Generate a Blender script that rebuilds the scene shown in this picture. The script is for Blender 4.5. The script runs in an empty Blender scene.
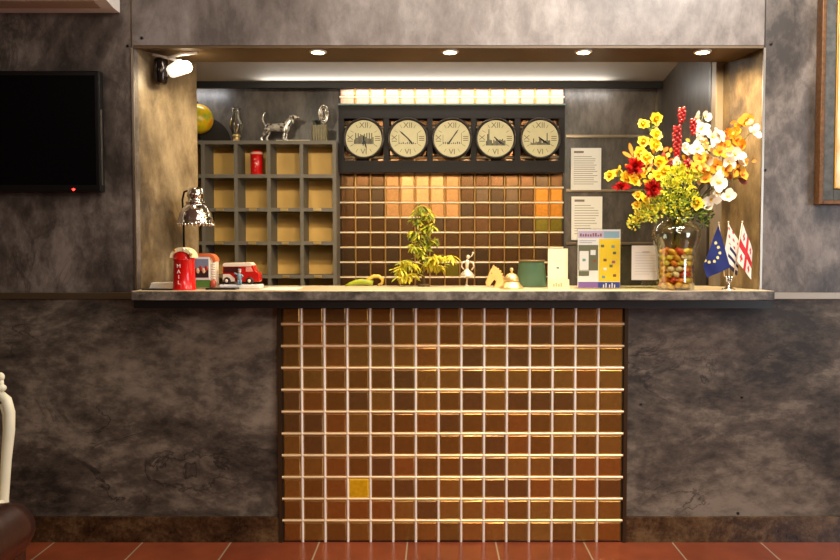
import bpy, bmesh, math, random
from mathutils import Vector, Matrix, Euler
R = random.Random(7)
PI = math.pi
sc = bpy.context.scene
COL = sc.collection

# ------------------------------------------------------------------ camera
F, CX, D, H = 750.0, 435.0, 3.23, 1.271
TILT = math.atan(30.0 / F)
ctl, stl = math.cos(TILT), math.sin(TILT)
CAM = Vector((0, -D, H))
def at(px, py, Y):
    u, v = (px - CX) / F, (py - 280.0) / F
    d = Vector((u, ctl - v * stl, -stl - v * ctl))
    return CAM + d * ((Y + D) / d.y)
def k(Y): return (Y + D) / F
cd = bpy.data.cameras.new('camera'); cam = bpy.data.objects.new('camera', cd); COL.objects.link(cam)
cd.sensor_width = 36.0; cd.lens = F / 840.0 * 36.0; cd.shift_x = -(CX - 420.0) / 840.0
cam.location = CAM; cam.rotation_euler = (PI / 2 - TILT, 0, 0); cd.clip_start = 0.05
sc.camera = cam
sc.view_settings.view_transform = 'Standard'
sc.view_settings.exposure = 0.0
sc.view_settings.look = 'None'

# ------------------------------------------------------------------ materials
MATS = {}
def lin(c):
    return tuple(((x / 255) / 12.92 if x / 255 <= .04045 else ((x / 255 + .055) / 1.055) ** 2.4) for x in c)
def mat(name, rgb=(128, 128, 128), rough=.5, metal=0.0, emit=None, estr=0.0, var=0.0, vscale=20.0, coat=0.0, bump=0.0):
    if name in MATS: return MATS[name]
    m = bpy.data.materials.new(name); m.use_nodes = True
    nt = m.node_tree; b = nt.nodes['Principled BSDF']
    c = lin(rgb)
    b.inputs['Base Color'].default_value = (*c, 1); b.inputs['Roughness'].default_value = rough; b.inputs['Metallic'].default_value = metal
    b.inputs['Coat Weight'].default_value = coat
    if emit:
        b.inputs['Emission Color'].default_value = (*lin(emit), 1); b.inputs['Emission Strength'].default_value = estr
    if var > 0 or bump > 0:
        tc = nt.nodes.new('ShaderNodeTexCoord'); n = nt.nodes.new('ShaderNodeTexNoise')
        n.inputs['Scale'].default_value = vscale; n.inputs['Detail'].default_value = 5
        nt.links.new(tc.outputs['Object'], n.inputs['Vector'])
        if var > 0:
            r = nt.nodes.new('ShaderNodeValToRGB')
            r.color_ramp.elements[0].position = .3; r.color_ramp.elements[1].position = .7
            r.color_ramp.elements[0].color = (*[x * (1 - var) for x in c], 1); r.color_ramp.elements[1].color = (*[min(1, x * (1 + var)) for x in c], 1)
            nt.links.new(n.outputs['Fac'], r.inputs['Fac']); nt.links.new(r.outputs['Color'], b.inputs['Base Color'])
        if bump > 0:
            bp = nt.nodes.new('ShaderNodeBump'); bp.inputs['Strength'].default_value = bump; bp.inputs['Distance'].default_value = .01
            nt.links.new(n.outputs['Fac'], bp.inputs['Height']); nt.links.new(bp.outputs['Normal'], b.inputs['Normal'])
    MATS[name] = m
    return m
def glass(name, tint=(255, 255, 255), gl=.08):
    m = bpy.data.materials.new(name); m.use_nodes = True; nt = m.node_tree; nt.nodes.clear()
    o = nt.nodes.new('ShaderNodeOutputMaterial'); t = nt.nodes.new('ShaderNodeBsdfTransparent'); g = nt.nodes.new('ShaderNodeBsdfGlossy')
    mx = nt.nodes.new('ShaderNodeMixShader'); lw = nt.nodes.new('ShaderNodeLayerWeight'); ma = nt.nodes.new('ShaderNodeMath')
    t.inputs['Color'].default_value = (*lin(tint), 1); g.inputs['Roughness'].default_value = .04
    lw.inputs['Blend'].default_value = .35; ma.operation = 'MULTIPLY_ADD'; ma.inputs[1].default_value = .55; ma.inputs[2].default_value = gl
    ma.use_clamp = True
    nt.links.new(lw.outputs['Facing'], ma.inputs[0]); nt.links.new(ma.outputs[0], mx.inputs['Fac'])
    nt.links.new(t.outputs[0], mx.inputs[1]); nt.links.new(g.outputs[0], mx.inputs[2]); nt.links.new(mx.outputs[0], o.inputs['Surface'])
    MATS[name] = m
    return m
def concrete(name, dark, midc, light, stretch=(1, 1, 1), seed=0.0, rough=.5, sc1=1.7, crack=.5, spec=.5):
    m = bpy.data.materials.new(name); m.use_nodes = True; nt = m.node_tree; N = nt.nodes; L = nt.links
    b = N['Principled BSDF']; b.inputs['Roughness'].default_value = rough; b.inputs['Specular IOR Level'].default_value = spec
    g = N.new('ShaderNodeNewGeometry'); mp = N.new('ShaderNodeMapping')
    mp.inputs['Location'].default_value = (seed, seed * 1.7, seed * .6); mp.inputs['Scale'].default_value = stretch
    L.new(g.outputs['Position'], mp.inputs['Vector'])
    def noise(s, det, ro, di):
        n = N.new('ShaderNodeTexNoise'); n.inputs['Scale'].default_value = s; n.inputs['Detail'].default_value = det
        n.inputs['Roughness'].default_value = ro; n.inputs['Distortion'].default_value = di; L.new(mp.outputs[0], n.inputs['Vector']); return n
    a = noise(sc1, 9, .62, .7); f = noise(sc1 * 9, 6, .7, .2); c = noise(sc1 * 1.3, 7, .6, 1.2); ms = noise(sc1 * .9, 2, .5, 0)
    r = N.new('ShaderNodeValToRGB'); e = r.color_ramp.elements
    e[0].position = .36; e[0].color = (*lin(dark), 1); e[1].position = .68; e[1].color = (*lin(light), 1)
    x = e.new(.5); x.color = (*lin(midc), 1)
    mixf = N.new('ShaderNodeMath'); mixf.operation = 'MULTIPLY_ADD'; mixf.inputs[1].default_value = .5
    sb = N.new('ShaderNodeMath'); sb.operation = 'SUBTRACT'; sb.inputs[1].default_value = .25
    L.new(f.outputs['Fac'], mixf.inputs[0]); L.new(a.outputs['Fac'], sb.inputs[0]); L.new(sb.outputs[0], mixf.inputs[2]); L.new(mixf.outputs[0], r.inputs['Fac'])
    d = N.new('ShaderNodeMath'); d.operation = 'SUBTRACT'; d.inputs[1].default_value = .5; ab = N.new('ShaderNodeMath'); ab.operation = 'ABSOLUTE'
    L.new(c.outputs['Fac'], d.inputs[0]); L.new(d.outputs[0], ab.inputs[0])
    mr = N.new('ShaderNodeMapRange'); mr.inputs['From Min'].default_value = 0; mr.inputs['From Max'].default_value = .018; mr.inputs['To Min'].default_value = 1; mr.inputs['To Max'].default_value = 0
    L.new(ab.outputs[0], mr.inputs['Value'])
    mm = N.new('ShaderNodeMapRange'); mm.inputs['From Min'].default_value = .5; mm.inputs['From Max'].default_value = .62; L.new(ms.outputs['Fac'], mm.inputs['Value'])
    mu = N.new('ShaderNodeMath'); mu.operation = 'MULTIPLY'; L.new(mr.outputs[0], mu.inputs[0]); L.new(mm.outputs[0], mu.inputs[1])
    mu2 = N.new('ShaderNodeMath'); mu2.operation = 'MULTIPLY'; mu2.inputs[1].default_value = crack; L.new(mu.outputs[0], mu2.inputs[0])
    mx = N.new('ShaderNodeMix'); mx.data_type = 'RGBA'; mx.inputs[7].default_value = (*[q * .35 for q in lin(dark)], 1)
    L.new(mu2.outputs[0], mx.inputs[0]); L.new(r.outputs['Color'], mx.inputs[6]); L.new(mx.outputs[2], b.inputs['Base Color'])
    bp = N.new('ShaderNodeBump'); bp.inputs['Strength'].default_value = .25; bp.inputs['Distance'].default_value = .01
    L.new(mixf.outputs[0], bp.inputs['Height']); L.new(bp.outputs['Normal'], b.inputs['Normal'])
    MATS[name] = m
    return m

# ------------------------------------------------------------------ mesh builder (world coordinates)
class MB:
    def __init__(s): s.v = []; s.f = []; s.m = []; s.sm = []; s.M = Matrix.Identity(4)
    def add(s, vs, fs, m=0, smooth=False):
        o = len(s.v); s.v += [s.M @ Vector(p) for p in vs]
        for f in fs: s.f.append([o + i for i in f]); s.m.append(m); s.sm.append(smooth)
        return s
    def box(s, lo, hi, m=0):
        x0, y0, z0 = lo; x1, y1, z1 = hi
        return s.add([(x0, y0, z0), (x1, y0, z0), (x1, y1, z0), (x0, y1, z0), (x0, y0, z1), (x1, y0, z1), (x1, y1, z1), (x0, y1, z1)],
                     [(0, 3, 2, 1), (4, 5, 6, 7), (0, 1, 5, 4), (1, 2, 6, 5), (2, 3, 7, 6), (3, 0, 4, 7)], m)
    def cbox(s, lo, hi, c=.003, m=0):
        """box with chamfered edges"""
        bm = bmesh.new(); bmesh.ops.create_cube(bm, size=1)
        for v in bm.verts: v.co = Vector([(lo[i] + hi[i]) / 2 + v.co[i] * (hi[i] - lo[i]) for i in range(3)])
        bmesh.ops.bevel(bm, geom=bm.edges[:], offset=c, segments=2, affect='EDGES', profile=.6)
        return s.bm(bm, m)
    def bm(s, bm, m=0, smooth=False):
        bm.verts.index_update(); s.add([v.co.copy() for v in bm.verts], [[v.index for v in f.verts] for f in bm.faces], m, smooth); bm.free(); return s
    def tube(s, pts, rad, n=10, m=0, caps=True, smooth=True):
        pts = [Vector(p) for p in pts]
        if not hasattr(rad, '__len__'): rad = [rad] * len(pts)
        vs, fs = [], []; up = None
        for i, p in enumerate(pts):
            t = (pts[min(i + 1, len(pts) - 1)] - pts[max(i - 1, 0)])
            t = t.normalized() if t.length > 1e-9 else Vector((0, 0, 1))
            if up is None: up = t.orthogonal().normalized()
            a = (up - t * up.dot(t))
            a = a.normalized() if a.length > 1e-6 else t.orthogonal().normalized()
            up = a; b = t.cross(a)
            for j in range(n):
                q = 2 * PI * j / n; vs.append(p + (a * math.cos(q) + b * math.sin(q)) * rad[i])
        for i in range(len(pts) - 1):
            for j in range(n):
                fs.append((i * n + j, i * n + (j + 1) % n, (i + 1) * n + (j + 1) % n, (i + 1) * n + j))
        if caps: fs.append(tuple(reversed(range(n)))); fs.append(tuple(range((len(pts) - 1) * n, len(pts) * n)))
        return s.add(vs, fs, m, smooth)
    def lathe(s, c, prof, n=32, m=0, smooth=True, arc=None):
        """prof: (radius, z) from bottom to top, about vertical axis at c"""
        c = Vector(c); vs, fs = [], []
        for r, z in prof:
            for j in range(n):
                q = 2 * PI * j / n; vs.append(c + Vector((r * math.cos(q), r * math.sin(q), z)))
        for i in range(len(prof) - 1):
            for j in range(n): fs.append((i * n + j, i * n + (j + 1) % n, (i + 1) * n + (j + 1) % n, (i + 1) * n + j))
        if prof[0][0] > 1e-5: fs.append(tuple(reversed(range(n))))
        if prof[-1][0] > 1e-5: fs.append(tuple(range((len(prof) - 1) * n, len(prof) * n)))
        return s.add(vs, fs, m, smooth)
    def ball(s, c, r, m=0, n=10, rot=None):
        if not hasattr(r, '__len__'): r = (r, r, r)
        c = Vector(c); vs, fs = [], []; h = n // 2 + 1
        for i in range(h + 1):
            t = PI * i / h
            for j in range(n):
                q = 2 * PI * j / n; p = Vector((r[0] * math.sin(t) * math.cos(q), r[1] * math.sin(t) * math.sin(q), -r[2] * math.cos(t)))
                if rot is not None: p = rot @ p
                vs.append(c + p)
        for i in range(h):
            for j in range(n): fs.append((i * n + j, i * n + (j + 1) % n, (i + 1) * n + (j + 1) % n, (i + 1) * n + j))
        return s.add(vs, fs, m, True)
    def prism(s, poly, y0, y1, m=0, smooth=False):
        """poly in (x,z), extruded along y"""
        n = len(poly); vs = [(x, y0, z) for x, z in poly] + [(x, y1, z) for x, z in poly]
        ar = sum(poly[i][0] * poly[(i + 1) % n][1] - poly[(i + 1) % n][0] * poly[i][1] for i in range(n))
        fs = [tuple(range(n)), tuple(range(2 * n - 1, n - 1, -1))] + [(i, i + n, (i + 1) % n + n, (i + 1) % n) for i in range(n)]
        if ar < 0: fs = [tuple(reversed(f)) for f in fs]
        return s.add(vs, fs, m, smooth)
    def plan(s, poly, z0, z1, m=0):
        n = len(poly); vs = [(x, y, z0) for x, y in poly] + [(x, y, z1) for x, y in poly]
        ar = sum(poly[i][0] * poly[(i + 1) % n][1] - poly[(i + 1) % n][0] * poly[i][1] for i in range(n))
        fs = [tuple(reversed(range(n))), tuple(range(n, 2 * n))] + [(i, (i + 1) % n, (i + 1) % n + n, i + n) for i in range(n)]
        if ar < 0: fs = [tuple(reversed(f)) for f in fs]
        return s.add(vs, fs, m)
    def petal(s, c, d, nrm, L, W, m=0, bend=.25, cup=0.0):
        c = Vector(c); d = Vector(d).normalized(); nrm = Vector(nrm); nrm = (nrm - d * nrm.dot(d))
        nrm = nrm.normalized() if nrm.length > 1e-5 else d.orthogonal().normalized()
        w = d.cross(nrm); vs, fs = [], []
        for i, (t, ww) in enumerate(((0, .15), (.3, .8), (.62, 1.0), (.86, .62), (1, .05))):
            p = c + d * L * t + nrm * (bend * L * t * t)
            for q in (-1, 0, 1): vs.append(p + w * (q * ww * W / 2) + nrm * (cup * W * abs(q) * ww))
        for i in range(4):
            for j in range(2): a = i * 3 + j; fs.append((a, a + 1, a + 4, a + 3))
        return s.add(vs, fs, m, True)
    def text(s, txt, M, size, m=0, depth=0.0005):
        cu = bpy.data.curves.new('glyphs', 'FONT'); cu.body = txt; cu.size = size; cu.align_x = 'CENTER'; cu.align_y = 'CENTER'; cu.extrude = depth
        o = bpy.data.objects.new('glyphs', cu); me = o.to_mesh()
        s.add([M @ v.co for v in me.vertices], [list(p.vertices) for p in me.polygons], m)
        o.to_mesh_clear(); bpy.data.objects.remove(o); bpy.data.curves.remove(cu); return s
    def build(s, name, mats, parent=None, bevel=0.0, remesh=0.0, smoothall=False):
        org = W.get(parent.name, Vector((0, 0, 0))) if parent else Vector((0, 0, 0))
        if parent is None: org = Vector((0, 0, 0))
        me = bpy.data.meshes.new(name); me.from_pydata([v - org for v in s.v], [], s.f)
        if not isinstance(mats, (list, tuple)): mats = [mats]
        for m_ in mats: me.materials.append(m_)
        for p, mi, sm in zip(me.polygons, s.m, s.sm): p.material_index = mi; p.use_smooth = sm or smoothall
        me.update()
        o = bpy.data.objects.new(name, me); COL.objects.link(o)
        if parent: o.parent = parent
        W[o.name] = org
        if remesh > 0 or bevel > 0:
            if remesh > 0:
                md = o.modifiers.new('r', 'REMESH'); md.mode = 'VOXEL'; md.voxel_size = remesh; md.use_smooth_shade = True
                sm_ = o.modifiers.new('s', 'SMOOTH'); sm_.iterations = 4; sm_.factor = .5
            if bevel > 0:
                md = o.modifiers.new('b', 'BEVEL'); md.width = bevel; md.segments = 2; md.limit_method = 'ANGLE'
            dg = bpy.context.evaluated_depsgraph_get(); dg.update()
            nm = bpy.data.meshes.new_from_object(o.evaluated_get(dg)); o.modifiers.clear(); o.data = nm; nm.name = name
        return o
W = {}
def FR(c, sx=1, rz=0, tilt=0):
    """matrix that stands local XY (text plane) upright facing -Y at point c"""
    return Matrix.Translation(Vector(c)) @ Matrix.Rotation(rz, 4, 'Z') @ Matrix.Rotation(PI / 2 + tilt, 4, 'X')
def tag(o, label, cat, group=None):
    o['label'] = label; o['category'] = cat
    if group: o['group'] = group
    return o
def thing(name, label, cat, loc, group=None):
    o = bpy.data.objects.new(name, None); COL.objects.link(o); o.location = loc; o.empty_display_size = .05
    W[o.name] = Vector(loc); return tag(o, label, cat, group)
def single(name, mb, mats, label, cat, loc, group=None, **kw):
    o = mb.build(name, mats, None, **kw); loc = Vector(loc)
    o.data.transform(Matrix.Translation(-loc)); o.location = loc; W[o.name] = loc
    return tag(o, label, cat, group)
def struct(name, mb, mats, parent=None, **kw):
    o = mb.build(name, mats, parent, **kw)
    if parent is None: o['kind'] = 'structure'
    return o
def dup(root, loc, label=None, group=None):
    r = root.copy(); COL.objects.link(r); r.location = loc; W[r.name] = Vector(loc)
    if label: r['label'] = label
    if group: r['group'] = group
    for ch in list(root.children):
        c = ch.copy(); COL.objects.link(c); c.parent = r
        for g in list(ch.children):
            e = g.copy(); COL.objects.link(e); e.parent = c
    return r

# ------------------------------------------------------------------ colours
con_up_l = concrete('concrete_upper', (46, 39, 34), (80, 71, 64), (124, 113, 104), (1.1, 1, .65), 3.1, rough=.42, sc1=2.2)
con_low = concrete('concrete_lower', (36, 30, 24), (78, 68, 58), (130, 117, 102), (.7, 1, 1.25), 9.4, rough=.55, sc1=2.3, crack=.9)
con_head = concrete('concrete_header', (92, 84, 79), (120, 111, 105), (152, 144, 138), (1, 1, .6), 14.2, rough=.42, crack=.25)
con_rev = concrete('concrete_reveal', (62, 50, 34), (110, 92, 64), (158, 138, 104), (1, 1, .5), 21.5, rough=.35, crack=.35)
con_back = concrete('concrete_office', (44, 38, 32), (74, 66, 57), (108, 98, 88), (1.2, 1, .5), 30.2, rough=.35)
marble = concrete('brown_marble', (34, 22, 12), (64, 44, 26), (104, 80, 52), (1, 1, 1), 5.5, rough=.25, sc1=5, crack=.0)
soffit_m = mat('soffit_laminate', (92, 74, 50), .4, var=.15, vscale=8)
ceil_in = mat('office_ceiling_paint', (176, 170, 160), .8)
plaster = mat('room_plaster', (120, 100, 80), .85, var=.08, vscale=2)
ceil_m = mat('room_ceiling_paint', (190, 182, 170), .9)
steel = mat('brushed_steel_trim', (190, 180, 165), .3, 1)
bronze_trim = mat('bronze_trim', (112, 96, 72), .35, .8)
dark_trim = mat('dark_trim', (38, 32, 27), .4, .3)
black = mat('black_lacquer', (12, 11, 11), .35)
screen = mat('black_screen', (5, 5, 6), .3); screen.node_tree.nodes['Principled BSDF'].inputs['Specular IOR Level'].default_value = .12
white = mat('white_plastic', (232, 230, 224), .35)
paper = mat('white_paper', (240, 236, 226), .8)
ink = mat('printed_text', (128, 116, 104), .8)
chrome = mat('chrome', (225, 222, 215), .08, 1)
silver = mat('silver', (215, 205, 190), .2, 1)
brass = mat('polished_brass', (240, 206, 140), .38, .85)
gold = mat('gold_trim', (190, 140, 60), .35, .8)
red = mat('red_enamel', (205, 16, 12), .25, coat=.4)

# floor: terracotta tiles
def floor_mat():
    m = bpy.data.materials.new('terracotta_tiles'); m.use_nodes = True; nt = m.node_tree; N = nt.nodes; L = nt.links; b = N['Principled BSDF']
    g = N.new('ShaderNodeNewGeometry'); mp = N.new('ShaderNodeMapping'); mp.inputs['Location'].default_value = (.12, -.012, 0)
    br = N.new('ShaderNodeTexBrick'); br.offset = 0; br.inputs['Scale'].default_value = 1; br.inputs['Mortar Size'].default_value = .0035; br.inputs['Mortar Smooth'].default_value = .1
    br.inputs['Brick Width'].default_value = .384; br.inputs['Row Height'].default_value = .384
    br.inputs['Color1'].default_value = (*lin((142, 68, 42)), 1); br.inputs['Color2'].default_value = (*lin((164, 82, 50)), 1); br.inputs['Mortar'].default_value = (*lin((190, 165, 135)), 1)
    n = N.new('ShaderNodeTexNoise'); n.inputs['Scale'].default_value = 7; n.inputs['Detail'].default_value = 8
    mx = N.new('ShaderNodeMix'); mx.data_type = 'RGBA'; mx.blend_type = 'MULTIPLY'; mx.inputs[0].default_value = .55
    L.new(g.outputs['Position'], mp.inputs['Vector']); L.new(mp.outputs[0], br.inputs['Vector']); L.new(g.outputs['Position'], n.inputs['Vector'])
    L.new(br.outputs['Color'], mx.inputs[6]); L.new(n.outputs['Fac'], mx.inputs[7]); L.new(mx.outputs[2], b.inputs['Base Color'])
    b.inputs['Roughness'].default_value = .22
    bp = N.new('ShaderNodeBump'); bp.inputs['Strength'].default_value = .15; bp.invert = True; L.new(br.outputs['Fac'], bp.inputs['Height']); L.new(bp.outputs['Normal'], b.inputs['Normal'])
    return m
FLOOR = floor_mat()

# ------------------------------------------------------------------ key positions
xl, xr = at(134.5, 170, 0).x, at(762, 170, 0).x
RD = .28
xl2, xr2 = at(197.7, 170, RD).x, at(722, 170, RD).x
ztop = at(435, 48.0, 0).z
YC = -.12
zct, zcb = at(435, 291, YC).z, at(435, 300.5, YC).z
zbs = at(435, 308.5, YC).z
YB = 1.81
zci = at(435, 82, 1.62).z
pL, pR = at(281.5, 420, 0).x, at(623.5, 420, 0).x
ROOM_X, ROOM_Y, ROOM_Z = 4.2, -7.0, 2.9

# ------------------------------------------------------------------ the room
struct('floor', MB().box((-ROOM_X, ROOM_Y, -.1), (ROOM_X, 2.0, 0)), FLOOR)
struct('ceiling', MB().box((-ROOM_X, ROOM_Y, ROOM_Z), (ROOM_X, .3, ROOM_Z + .1)), ceil_m)
struct('wall_rear', MB().box((-ROOM_X, ROOM_Y - .1, 0), (ROOM_X, ROOM_Y, ROOM_Z)), plaster)
struct('wall_side_left', MB().box((-ROOM_X - .1, ROOM_Y, 0), (-ROOM_X, .25, ROOM_Z)), plaster)
struct('wall_side_right', MB().box((ROOM_X, ROOM_Y, 0), (ROOM_X + .1, .25, ROOM_Z)), plaster)
struct('wall_left', MB().plan([(-ROOM_X, 0), (xl, 0), (xl2 - .03, RD), (-ROOM_X, RD)], zcb, ROOM_Z), con_up_l)
struct('wall_right', MB().plan([(xr, 0), (ROOM_X, 0), (ROOM_X, RD), (xr2 + .03, RD)], zcb, ROOM_Z), con_up_l)
struct('wall_header', MB().box((xl, 0, ztop + .012), (xr, .24, ROOM_Z)), con_head)
struct('trim_soffit', MB().plan([(xl, .002), (xr, .002), (xr2 + .01, .24), (xl2 - .03, .24)], ztop, ztop + .012), soffit_m)
def reveal(xa, xb, sgn):
    return MB().plan([(xa, -.003), (xb, RD), (xb - sgn * .02, RD), (xa - sgn * .02, -.003 + .03)], zct, ztop)
struct('wall_reveal_left', MB().plan([(xl, .004), (xl2, RD), (xl2 - .03, RD), (xl - .012, .004)][::-1], zct, ztop), con_rev)
struct('wall_reveal_right', MB().plan([(xr, .004), (xr2, RD), (xr2 + .03, RD), (xr + .012, .004)], zct, ztop), con_rev)
struct('wall_lower_left', MB().box((-ROOM_X, 0, 0), (pL, .25, zcb)), con_low)
struct('wall_lower_right', MB().box((pR, 0, 0), (ROOM_X, .25, zcb)), con_low)
struct('wall_lower_center', MB().box((pL, .005, 0), (pR, .25, zcb - .002)), dark_trim)
# corner trims of the opening, joints between wall panels
zj = at(435, 296, 0).z
struct('trim_corner_left', MB().box((xl - .006, -.004, zct), (xl + .003, .006, ztop)), steel)
struct('trim_corner_right', MB().box((xr - .003, -.004, zct), (xr + .006, .006, ztop)), steel)
struct('trim_joint_left', MB().box((xl - .005, -.002, ztop), (xl - .001, .004, ROOM_Z)), bronze_trim)
struct('trim_joint_right', MB().box((xr + .001, -.002, ztop), (xr + .005, .004, ROOM_Z)), dark_trim)
cxl, cxr = at(131, 291, YC).x, at(775, 291, YC).x
zl1, zl0 = at(60, 292.5, 0).z, at(60, 299, 0).z
struct('trim_ledge_left', MB().cbox((-ROOM_X, -.012, zl0), (cxl, 0.0, zl1), .002), bronze_trim)
struct('trim_ledge_right', MB().cbox((cxr, -.012, zl0), (ROOM_X, 0.0, zl1), .002), mat('grey_ledge', (150, 140, 126), .4, .3))
zb = at(435, 516, 0).z
struct('baseboard_left', MB().box((-ROOM_X, -.016, 0), (pL - .012, 0, zb)), marble)
struct('baseboard_right', MB().box((pR + .012, -.016, 0), (ROOM_X, 0, zb)), marble)
pe = MB().box((pL - .012, -.02, 0), (pL + .004, 0, zbs)); struct('trim_panel_left', pe, mat('panel_edge', (70, 54, 36), .35, .6))
pe = MB().box((pR - .004, -.02, 0), (pR + .012, 0, zbs)); struct('trim_panel_right', pe, MATS['panel_edge'])
# screws in the wall panels
scr = MB()
for px, py in ((641, 404), (742, 397), (629, 517), (738, 513), (771, 44), (765, 170), (128, 46), (142, 38)):
    p = at(px, py, 0); scr.M = Matrix.Translation(p) @ Matrix.Rotation(PI / 2, 4, 'X'); scr.lathe((0, 0, 0), [(.007, 0), (.006, .003), (.002, .004)], 10)
struct('trim_screws', scr, black)

# office behind the counter
orx0, orx1 = at(709.5, 170, .36).x, at(656, 170, YB).x
XOL = -2.15
struct('wall_back', MB().box((XOL, YB, 0), (1.7, YB + .1, 2.75)), con_back)
struct('wall_office_left', MB().box((XOL - .1, RD, 0), (XOL, YB, 2.75)), con_back)
struct('wall_office_right', MB().plan([(orx0, .36), (orx0 + .1, .36), (orx1 + .1, YB), (orx1, YB)], 0, 2.75), con_back)
struct('ceiling_office', MB().box((XOL, RD, zci), (1.75, YB, zci + .06)), ceil_in)
pxa, pxb = at(712.5, 170, .31).x, at(720.5, 170, .31).x
struct('trim_post_right', MB().cbox((pxa, RD, 0), (xr2 + .05, .36, zci), .003), mat('post_laminate', (128, 116, 98), .35, .2))
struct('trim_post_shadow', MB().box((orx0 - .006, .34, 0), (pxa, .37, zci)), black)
zv0 = at(435, 88.5, 1.62).z
struct('trim_valance', MB().box((XOL, 1.6, zv0), (orx1 + .02, 1.625, zci)), mat('valance_black', (18, 15, 13), .6))
for i, py in enumerate((136.5, 190.5, 243.5)):
    a, b = at(566, py - 1.4, YB), at(655, py + 1.4, YB)
    struct('trim_rail_%d' % (i + 1), MB().cbox((a.x, YB - .015, b.z), (orx1, YB, a.z), .002), mat('rail_metal', (150, 135, 112), .3, .85))
a = at(655.5, 170, YB); struct('trim_corner_office', MB().box((a.x - .012, YB - .03, 0), (a.x + .012, YB, zv0)), MATS['rail_metal'])

# ------------------------------------------------------------------ mosaic panels
def tile_mat(name, rgb, rough=.27, metal=.8):
    m = mat(name, rgb, rough, metal, var=.12, vscale=60, coat=.15); return m
TM = [tile_mat('tile_bronze', (168, 128, 62)), tile_mat('tile_brown', (152, 112, 54)), tile_mat('tile_copper', (172, 120, 58)),
      tile_mat('tile_umber', (140, 106, 60)), tile_mat('tile_gold', (236, 190, 30), .3, .5), tile_mat('tile_peach_sheen', (236, 178, 110), .3, .4),
      tile_mat('tile_amber_sheen', (214, 138, 40), .3, .5), tile_mat('tile_olive', (128, 112, 30), .3, .6), tile_mat('tile_rose_lit', (226, 178, 150), .35, .3), tile_mat('tile_tan_sheen', (196, 138, 76), .35, .4),
      tile_mat('tile_walnut', (116, 82, 48)), tile_mat('tile_mocha', (104, 80, 54)), tile_mat('tile_chestnut', (120, 82, 48))]
def mosaic(xs, zs, yf, pick, g, hgt):
    t = MB(); b = MB()
    for i in range(len(xs) - 1):
        for j in range(len(zs) - 1):
            x0, x1, z0, z1 = xs[i] + g, xs[i + 1] - g, zs[j] + g, zs[j + 1] - g
            if x1 - x0 < .004 or z1 - z0 < .004: continue
            e = min(.006, (x1 - x0) * .2, (z1 - z0) * .2); h = hgt
            # slight individual tilt of each pillow tile
            tx, tz = R.uniform(-.0006, .0006), R.uniform(-.0006, .0006)
            q = [(x0, yf, z0), (x1, yf, z0), (x1, yf, z1), (x0, yf, z1)]
            w = [(x0 + e, yf - h - tx - tz, z0 + e), (x1 - e, yf - h + tx - tz, z0 + e), (x1 - e, yf - h + tx + tz, z1 - e), (x0 + e, yf - h - tx + tz, z1 - e)]
            t.add(q + w, [(4, 5, 6, 7), (0, 1, 5, 4), (1, 2, 6, 5), (2, 3, 7, 6), (3, 0, 4, 7)], pick(i, j))
    def bead(p, q, axis):
        n = 8; vs = []
        for c in (p, q):
            for a in range(n + 1):
                th = PI * a / n; u, v = math.cos(th) * g * 1.05, math.sin(th) * hgt * 1.5
                vs.append((c[0], yf - v, c[1] + u) if axis == 'x' else (c[0] + u, yf - v, c[1]))
        fs = [(a, a + 1, a + n + 2, a + n + 1) for a in range(n)]
        b.add(vs, fs, 0 if axis == 'x' else 1, True)
    for z in zs[1:-1]: bead((xs[0], z), (xs[-1], z), 'x')
    for x in xs[1:-1]: bead((x, zs[0]), (x, zs[-1]), 'z')
    return t, b
joint_m = mat('joint_champagne', (255, 226, 178), .33, .55)
joint_v = mat('joint_pale', (255, 246, 232), .3, .3)
YP = -.012
x0 = at(302, 420, YP).x; px_ = (at(602, 420, YP).x - x0) / 13.2
xs = [pL + .004] + [x0 + i * px_ for i in range(15) if x0 + i * px_ < pR - .03] + [pR - .004]
za, zz = at(435, 324, YP).z, at(435, 543, YP).z
pz = (za - 0.0) / 10
zs = [0.001] + [za - (9 - i) * pz for i in range(10)] + [zbs]
def pick_front(i, j):
    if j == 2 and i == 3: return 4
    return R.choices([0, 1, 2, 3], [3, 4, 3, 2])[0]
tp = thing('mosaic_panel', 'bronze mirror tile panel below the counter, reaching the floor', 'tile panel', (0, YP, 0))
t, b = mosaic(xs, zs, YP, pick_front, .0054, .004)
MB().box((pL + .004, YP, 0.001), (pR - .004, .004, zbs)).build('backing_board', dark_trim, tp)
t.build('tiles', TM, tp); b.build('joint_grid', [joint_m, joint_v], tp)
# office back wall mosaic
YT = YB - .02
bx0 = at(355.4, 200, YT).x; bpx = 14.86 * k(YT); bz0 = at(435, 202.6, YT).z; bpz = 14.9 * k(YT)
bL, bR = at(340, 200, YT).x, at(563.5, 200, YT).x
xs = [bL] + [bx0 + i * bpx for i in range(-1, 20) if bL + .02 < bx0 + i * bpx < bR - .02] + [bR]
zs = [bz0 + i * bpz for i in range(-9, 9)]; zs = [z for z in zs if z < zci - .03] + [zci - .005]
jr = lambda py: min(range(len(zs) - 1), key=lambda j: abs((zs[j] + zs[j + 1]) / 2 - at(435, py, YT).z))
def pick_back(i, j):
    px = CX + (xs[i] + xs[i + 1]) / 2 / k(YT)
    py = 280 - ((zs[j] + zs[j + 1]) / 2 - at(435, 280, YT).z) / k(YT)
    if py < 107: return 8  # top rows paler: LED light put into the tile colour
    if 401 < px < 444 and 170 < py < 187: return 5 if px < 440 else 9  # peach and tan tiles: a reflection painted as tile colour
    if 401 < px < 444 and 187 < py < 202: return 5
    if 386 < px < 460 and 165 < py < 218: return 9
    if px > 533 and 187 < py < 217: return 6  # amber tiles on the right, also a painted reflection
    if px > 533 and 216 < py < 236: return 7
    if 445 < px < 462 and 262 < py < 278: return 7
    return R.choices([10, 11, 12], [3, 3, 2])[0]
tb = thing('mosaic_panel', 'bronze tile mosaic on the office back wall behind the clocks', 'tile panel', (0, YT, 0))
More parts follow.
